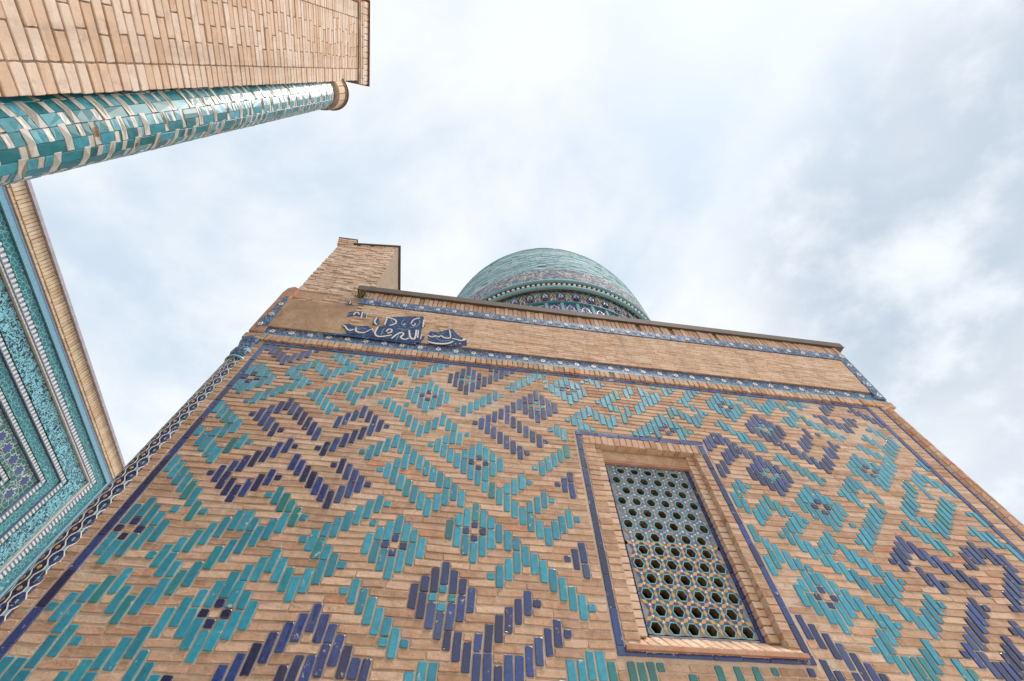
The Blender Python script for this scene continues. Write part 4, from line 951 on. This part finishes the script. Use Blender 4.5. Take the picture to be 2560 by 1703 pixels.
# drum with its niche frieze
drum = lathe('drum', [(3.04, 7.9), (3.04, 9.35), (2.98, 9.36), (2.98, 10.32)], DX, DY, 'drum_blue', tomb, 96)
lathe('drum_base', [(3.16, 7.9), (3.16, 9.20), (3.10, 9.26), (3.04, 9.26)], DX, DY, 'cream_brick', drum, 96)
NN = 56
st = Pieces('turquoise_strip', 'dome_glaze', drum, 120); nf = Pieces('niche', 'drum_blue', drum, 120); nh = Pieces('niche_hood', 'teal', drum, 120); nl_ = Pieces('niche_outline', 'white_glaze', drum, 120)
pf = Pieces('panel_outline', 'white_glaze', drum, 120)
S = cyl(DX, DY, 2.98)
CIR = 2 * math.pi * 2.98
def arc_ok(a): return abs(a) < CIR * .29
for k in range(-NN // 2, NN // 2):
    a = k * CIR / NN
    if not arc_ok(a): continue
    w = CIR / NN
    st.add(S(block(a - .035, a + .035, 9.27, 9.86, -.02, .035, .008, .001)), None, .05 + .2 * random.random())
    # lower panel outline: pointed frame
    P = [(a + .065, 9.28), (a + .065, 9.60), (a + .10, 9.63), (a + .085, 9.68), (a + .13, 9.72), (a + w / 2, 9.81), (a + w - .13, 9.72), (a + w - .085, 9.68), (a + w - .10, 9.63), (a + w - .065, 9.60), (a + w - .065, 9.28)]
    V_, F_ = strip(S, P, .013, -.002, .008, 0); pf.add(V_, F_)
    for h_, ac in ((0, a + w / 2), (1, a + w)):
        zb0 = 9.93 if h_ == 0 else 10.0
        dd = .030 if h_ == 0 else .085
        hw = .075 if h_ == 0 else .06
        P = [(ac - hw, zb0), (ac + hw, zb0), (ac + hw, zb0 + .13), (ac, zb0 + .21), (ac - hw, zb0 + .13)]
        V_, F_ = poly_block(P, -.02, dd, .006); nf.add(S(V_), F_)
        V_, F_ = strip(S, [(ac - hw * .6, zb0 + .02), (ac - hw * .6, zb0 + .11), (ac, zb0 + .17), (ac + hw * .6, zb0 + .11), (ac + hw * .6, zb0 + .02)], .011, dd, dd + .005, 0); nl_.add(V_, F_)
        V_, F_ = strip(S, [(ac - w * .25, 10.10), (ac, 10.29), (ac + w * .25, 10.10)], .016, .03, .10, 0); nh.add(V_, F_)
        V_, F_ = strip(S, [(ac - w * .19, 10.09), (ac, 10.245), (ac + w * .19, 10.09)], .009, .02, .08, 0); nl_.add(V_, F_)
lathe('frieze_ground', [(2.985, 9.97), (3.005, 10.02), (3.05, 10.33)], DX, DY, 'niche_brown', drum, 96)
for p_ in (st, nf, nh, nl_, pf): p_.done()
lathe('frieze_ring', [(2.98, 9.86), (3.03, 9.865), (3.03, 9.895), (2.98, 9.90)], DX, DY, 'teal', drum, 96, rn=.3)

# ================================================================== NEAR PORTAL PYLON (upper left)
pyl = thing('portal_pylon', 'tall pale brick pylon at upper left with a turquoise and cream mosaic corner column', 'pylon', (-2.2, -3.5, 0))
PA = np.array((-1.98, -3.094, 0.0))
pd_ = np.array((-.047, .9989, 0)); pn = np.array((.9989, .047, 0))
PY = Frame(PA, pd_, (0, 0, 1), pn)
fboxes('pylon_core', PY, [(-.80, .0, 0, 8.95, -.75, -.010)], 'dark_mortar', pyl)
fboxes('building_body', PY, [(-5.5, -.12, 0, 8.9, -7.0, -.76)], 'pale_brick', pyl, .4)
pbk = Pieces('brick', 'pale_brick', pyl)
z = 2.6; j = 0
def s_end(z): return .0 + .065 * max(0, (z - 3.6) / 4.6)
while z < 8.62:
    se = s_end(z)
    e0 = -.128 + se * .8; e1 = -.64 + .02 * se
    pbk.add(PY(block(e0 + .004, se - .002 + RNG.uniform(-.003, .003), z + .004, z + .061, -.03, RNG.uniform(-.003, .003), .003, .002, 0, .002)), None, .25 + .7 * random.random())
    a = e0
    L0 = .13 if j % 2 else .25
    while a > e1 + .02:
        L = L0 if a == e0 else .255
        a2 = max(a - L * RNG.uniform(.9, 1.1), e1)
        if a2 - e1 < .06: a2 = e1
        pbk.add(PY(block(a2 + .003, a - .003, z + .004, z + .061, -.03, RNG.uniform(-.003, .003), .003, .002, 0, .002)), None, random.random() * .97)
        a = a2
    top = -.80 + .0 * z
    if z > 2.5: pbk.add(PY(block(top, e1 - .004, z + .004, z + .061, -.03, RNG.uniform(-.003, .003), .003, .002, 0, .002)), None, .2 + .7 * random.random())
    z += .065; j += 1
# corbelled top
for q, (dz, o_) in enumerate(((0, .012), (.065, .024), (.13, .03))):
    a = -.83
    while a < .10:
        a2 = min(a + .125, .115)
        pbk.add(PY(block(a + .003, a2 - .003, z + dz + .004, z + dz + .061, -.05, o_, .003, .002)), None, random.random() * .9); a = a2
zz = z + .195
a = -.85
while a < .10:
    a2 = min(a + .072, .125)
    pbk.add(PY(block(a + .003, a2 - .003, zz + .004, zz + .20, -.05, .03, .004, .002)), None, .3 + .5 * random.random()); a = a2
pbk.done()
fboxes('pylon_cornice_core', PY, [(-.82, .11, z, zz + .2, -.7, .018)], 'dark_mortar', pyl)
fboxes('pylon_flashing', PY, [(-.88, .15, zz + .20, zz + .235, -.8, .055), (-.88, .15, zz + .235, zz + .245, -.8, .05)], 'red_metal', pyl)
# mosaic corner column
CCx, CCy = (PA + pd_ * .19 - pn * .16)[:2]
CR_ = .18
pcol = lathe('mosaic_column', [(CR_ - .006, 0), (CR_ - .006, 7.62)], CCx, CCy, 'dark_mortar', pyl, 48)
S = cyl(CCx, CCy, CR_)
tq = Pieces('turquoise_tile', 'teal', pcol, 300); gq = Pieces('grey_tile', 'grey_glaze', pcol, 300)
NC = 20
cw = 2 * math.pi * CR_ / NC
PZ = .178
for pr_ in range(NC // 2):
    a0 = pr_ * 2 * cw - math.pi * CR_
    ph = (pr_ % 2) * PZ * .5 + (pr_ % 3) * .012
    z = 2.3 + ph
    while z < 7.6:
        g1 = min(z + RNG.uniform(.034, .046), 7.6)                     # curved grey piece over both columns
        if g1 - z > .01: gq.add(S(block(a0 - cw * .15, a0 + 2 * cw * RNG.uniform(.92, 1.0), z + .001, g1 - .001, -.01, .0015 + RNG.uniform(-.001, .002), .0010, .0008, 0, 0, 0)))
        nz_ = min(z + PZ * RNG.uniform(.94, 1.06), 7.6)
        for c_ in (0, 1):
            a = a0 + c_ * cw
            cutp = g1 + (nz_ - g1) * (.62 if c_ else .40) * RNG.uniform(.85, 1.15)
            sq_ = .034 if random.random() < .7 else 0
            segs = [(g1, nz_)] if sq_ == 0 else [(g1, cutp), (cutp + sq_, nz_)]
            for u0, u1 in segs:
                if u1 - u0 > .012: tq.add(S(block(a + .0012, a + cw - .0012, u0 + .001, u1 - .001, -.01, RNG.uniform(-.0015, .0015), .0010, .0008, 0, 0, 0)), None, random.random() * .95)
            if sq_ and cutp + sq_ < nz_: gq.add(S(block(a + .0012, a + cw - .0012, cutp + .001, cutp + sq_ - .001, -.01, RNG.uniform(-.001, .0015), .0010, .0008, 0, 0, 0)))
        z = nz_
tq.done(); gq.done()
rg = Pieces('ring_brick', 'cream_brick', pyl, 60)
for k in range(16):
    a = 2 * math.pi * CR_ * k / 16
    rg.add(S(block(a + .003, a + 2 * math.pi * CR_ / 16 - .003, 7.70, 7.93, -.02, .028, .004, .002)))
rg.done()
lathe('column_cap', [(CR_, 7.60), (CR_ + .02, 7.62), (CR_ + .02, 7.68), (CR_ + .025, 7.69), (CR_ + .025, 7.94), (CR_ + .04, 7.945), (CR_ + .04, 7.975), (.02, 8.0)], CCx, CCy, 'dark_mortar', pyl, 48)
lathe('column_cap_flashing', [(CR_ + .03, 7.976), (CR_ + .052, 7.976), (CR_ + .052, 8.0), (.02, 8.03)], CCx, CCy, 'red_metal', pyl, 48)

# ================================================================== FAR PORTAL WITH MOSAIC FRAME (left edge)
por = thing('mosaic_portal', 'portal with nested turquoise mosaic frames and brick eaves at the left edge', 'portal', (-8.6, 3.0, 0))
qd = np.array((-.10202, .99478, 0)); qn = np.array((.99478, .10202, 0))
QO = np.array((CAM[0], CAM[1], 0)) - qn * 7.68
QF = Frame(QO, qd, (0, 0, 1), qn)
SL, SR = .6, 11.25
fboxes('portal_core', QF, [(SL, SR, 0, 9.43, -1.6, -.30)], 'mortar', por)
eb_ = Pieces('eaves_brick', 'cream_brick', por, 200)
a = SL
while a < SR:
    eb_.add(QF(block(a + .005, a + .067, 9.185, 9.432, -.1, .06 + RNG.uniform(-.004, .004), .005, .003)), None, random.random()); a += .072
eb_.done()
cs_ = Pieces('course_brick', 'cream_brick', por, 60)
a = SL
while a < SR:
    cs_.add(QF(block(a + .004, a + .276, 9.125, 9.180, -.1, .05, .005, .003)), None, random.random()); a += .28
cs_.done()
fboxes('eaves_core', QF, [(SL, SR, 9.11, 9.43, -.3, .02)], 'dark_mortar', por)
fboxes('portal_flashing', QF, [(SL - .05, SR + .05, 9.435, 9.50, -1.6, .10)], 'pale_metal', por)
# nested bands: (outer z, inner z, right outer s, right inner s, depth, material, name)
def band(nm, zo, zi, so, si, d, mat, lo=None):
    so_l = SL + (11.2 - so); si_l = SL + (11.2 - si)
    return fboxes(nm, QF, [(so_l, so, zi, zo, -.34, d), (si, so, 0.0, zi, -.34, d), (so_l, si_l, 0.0, zi, -.34, d)], mat, por)
band('edge_band', 9.11, 8.96, 11.2, 11.06, .03, 'sky_glaze')
fboxes('blue_shade_line', QF, [(SL, 11.2, 9.075, 9.11, -.3, .034)], 'lilac_glaze', por)  # darker blue edge strip, a shadow line under the eaves put in as colour
band('girih_band', 8.945, 8.775, 11.05, 10.80, .0, 'girih_teal')
band('dentil_ground', 8.772, 8.66, 10.795, 10.65, -.012, 'lilac_glaze')
band('white_fillet', 8.655, 8.625, 10.645, 10.615, -.02, 'white_glaze')
band('arabesque_band', 8.60, 8.255, 10.59, 10.15, -.06, 'arabesque')
band('dentil_ground', 8.235, 8.14, 10.12, 10.00, -.075, 'lilac_glaze')
band('girih_band', 8.12, 7.915, 9.97, 9.73, -.10, 'girih_teal')
band('dentil_ground', 7.905, 7.82, 9.715, 9.60, -.115, 'lilac_glaze')
band('star_band', 7.795, 7.41, 9.57, 9.05, -.15, 'star_ground')
band('dentil_ground', 7.395, 7.31, 9.03, 8.92, -.165, 'lilac_glaze')
fboxes('inner_field', QF, [(SL + 2.35, 8.85, 0, 7.28, -.6, -.20)], 'girih_teal', por)
fboxes('frame_backing', QF, [(SL, 11.22, 0, 9.1, -.36, -.33)], 'dark_mortar', por)
dn = Pieces('white_dentil', 'white_glaze', por, 300)
for zo, zi, so, si, d, ph in ((8.772, 8.66, 10.795, 10.65, -.012, .098), (8.235, 8.14, 10.12, 10.00, -.075, .092), (7.905, 7.82, 9.715, 9.60, -.115, .088), (7.395, 7.31, 9.03, 8.92, -.165, .084)):
    a = so - .05
    while a > 2.4:
        dn.add(QF(block(a - ph * .52, a, zi + .006, zo - .006, d - .02, d + .012, .003, .001))); a -= ph
    zz_ = zi - .03
    while zz_ > 3.0:
        dn.add(QF(block(si + .006, so - .006, zz_ - ph * .42, zz_, d - .02, d + .012, .003, .001))); zz_ -= ph * .8
dn.done()
sr_ = Pieces('star', 'screen_blue', por, 120); so_ = Pieces('star_outline', 'white_glaze', por, 120)
def star(a, z_, r, d):
    P = []
    for k in range(16):
        rr = r if k % 2 == 0 else r * .66
        P.append((a + rr * math.cos(math.radians(22.5 * k)), z_ + rr * math.sin(math.radians(22.5 * k))))
    V_, F_ = poly_block(P, d - .01, d + .010, .003); sr_.add(QF(V_), F_, .3 + .4 * random.random())
    P = [(a + (p[0] - a) * 1.22, z_ + (p[1] - z_) * 1.22) for p in P]
    V_, F_ = poly_block(P, d - .012, d + .004, .003); so_.add(QF(V_), F_)
a = 9.31
while a > 4.0:
    star(a, 7.60, .115, -.15); a -= .32
zz_ = 7.60 - .32
while zz_ > 4.5:
    star(9.31, zz_, .115, -.15); zz_ -= .32
sr_.done(); so_.done()

# ================================================================== weed on the roof edge
weed = thing('dry_weed', 'dry weed sprouting beside the left end of the roof edge', 'weed', (-1.86, -.13, 7.72))
sp = []
for k in range(12):
    b0 = np.array((-1.86 + RNG.uniform(-.04, .05), -.13, 7.70))
    tip = b0 + np.array((RNG.uniform(-.34, .10), RNG.uniform(-.08, .02), RNG.uniform(.05, .36)))
    mid = (b0 + tip) / 2 + np.array((RNG.uniform(-.03, .03), -.02, RNG.uniform(.0, .05)))
    V_ = []
    for p_, w_ in ((b0, .003), (mid, .0025), (tip, .001)):
        for q in range(4): V_.append(p_ + w_ * np.array((math.cos(q * math.pi / 2), math.sin(q * math.pi / 2), 0)))
    F_ = [(l * 4 + q, l * 4 + (q + 1) % 4, (l + 1) * 4 + (q + 1) % 4, (l + 1) * 4 + q) for l in range(2) for q in range(4)]
    mesh_obj('stem', V_, F_, 'dry_stem', weed)
for k in range(40):
    c_ = np.array((-1.83 + RNG.uniform(-.07, .12), -.135 + RNG.uniform(-.03, .02), 7.70 + RNG.uniform(-.06, .10)))
    a_, b_ = RNG.normal(size=3), RNG.normal(size=3); a_ /= np.linalg.norm(a_); b_ /= np.linalg.norm(b_)
    mesh_obj('leaf', [c_, c_ + a_ * .02 + b_ * .008, c_ + a_ * .042, c_ + a_ * .02 - b_ * .008], [(0, 1, 2, 3)], 'weed_green', weed)
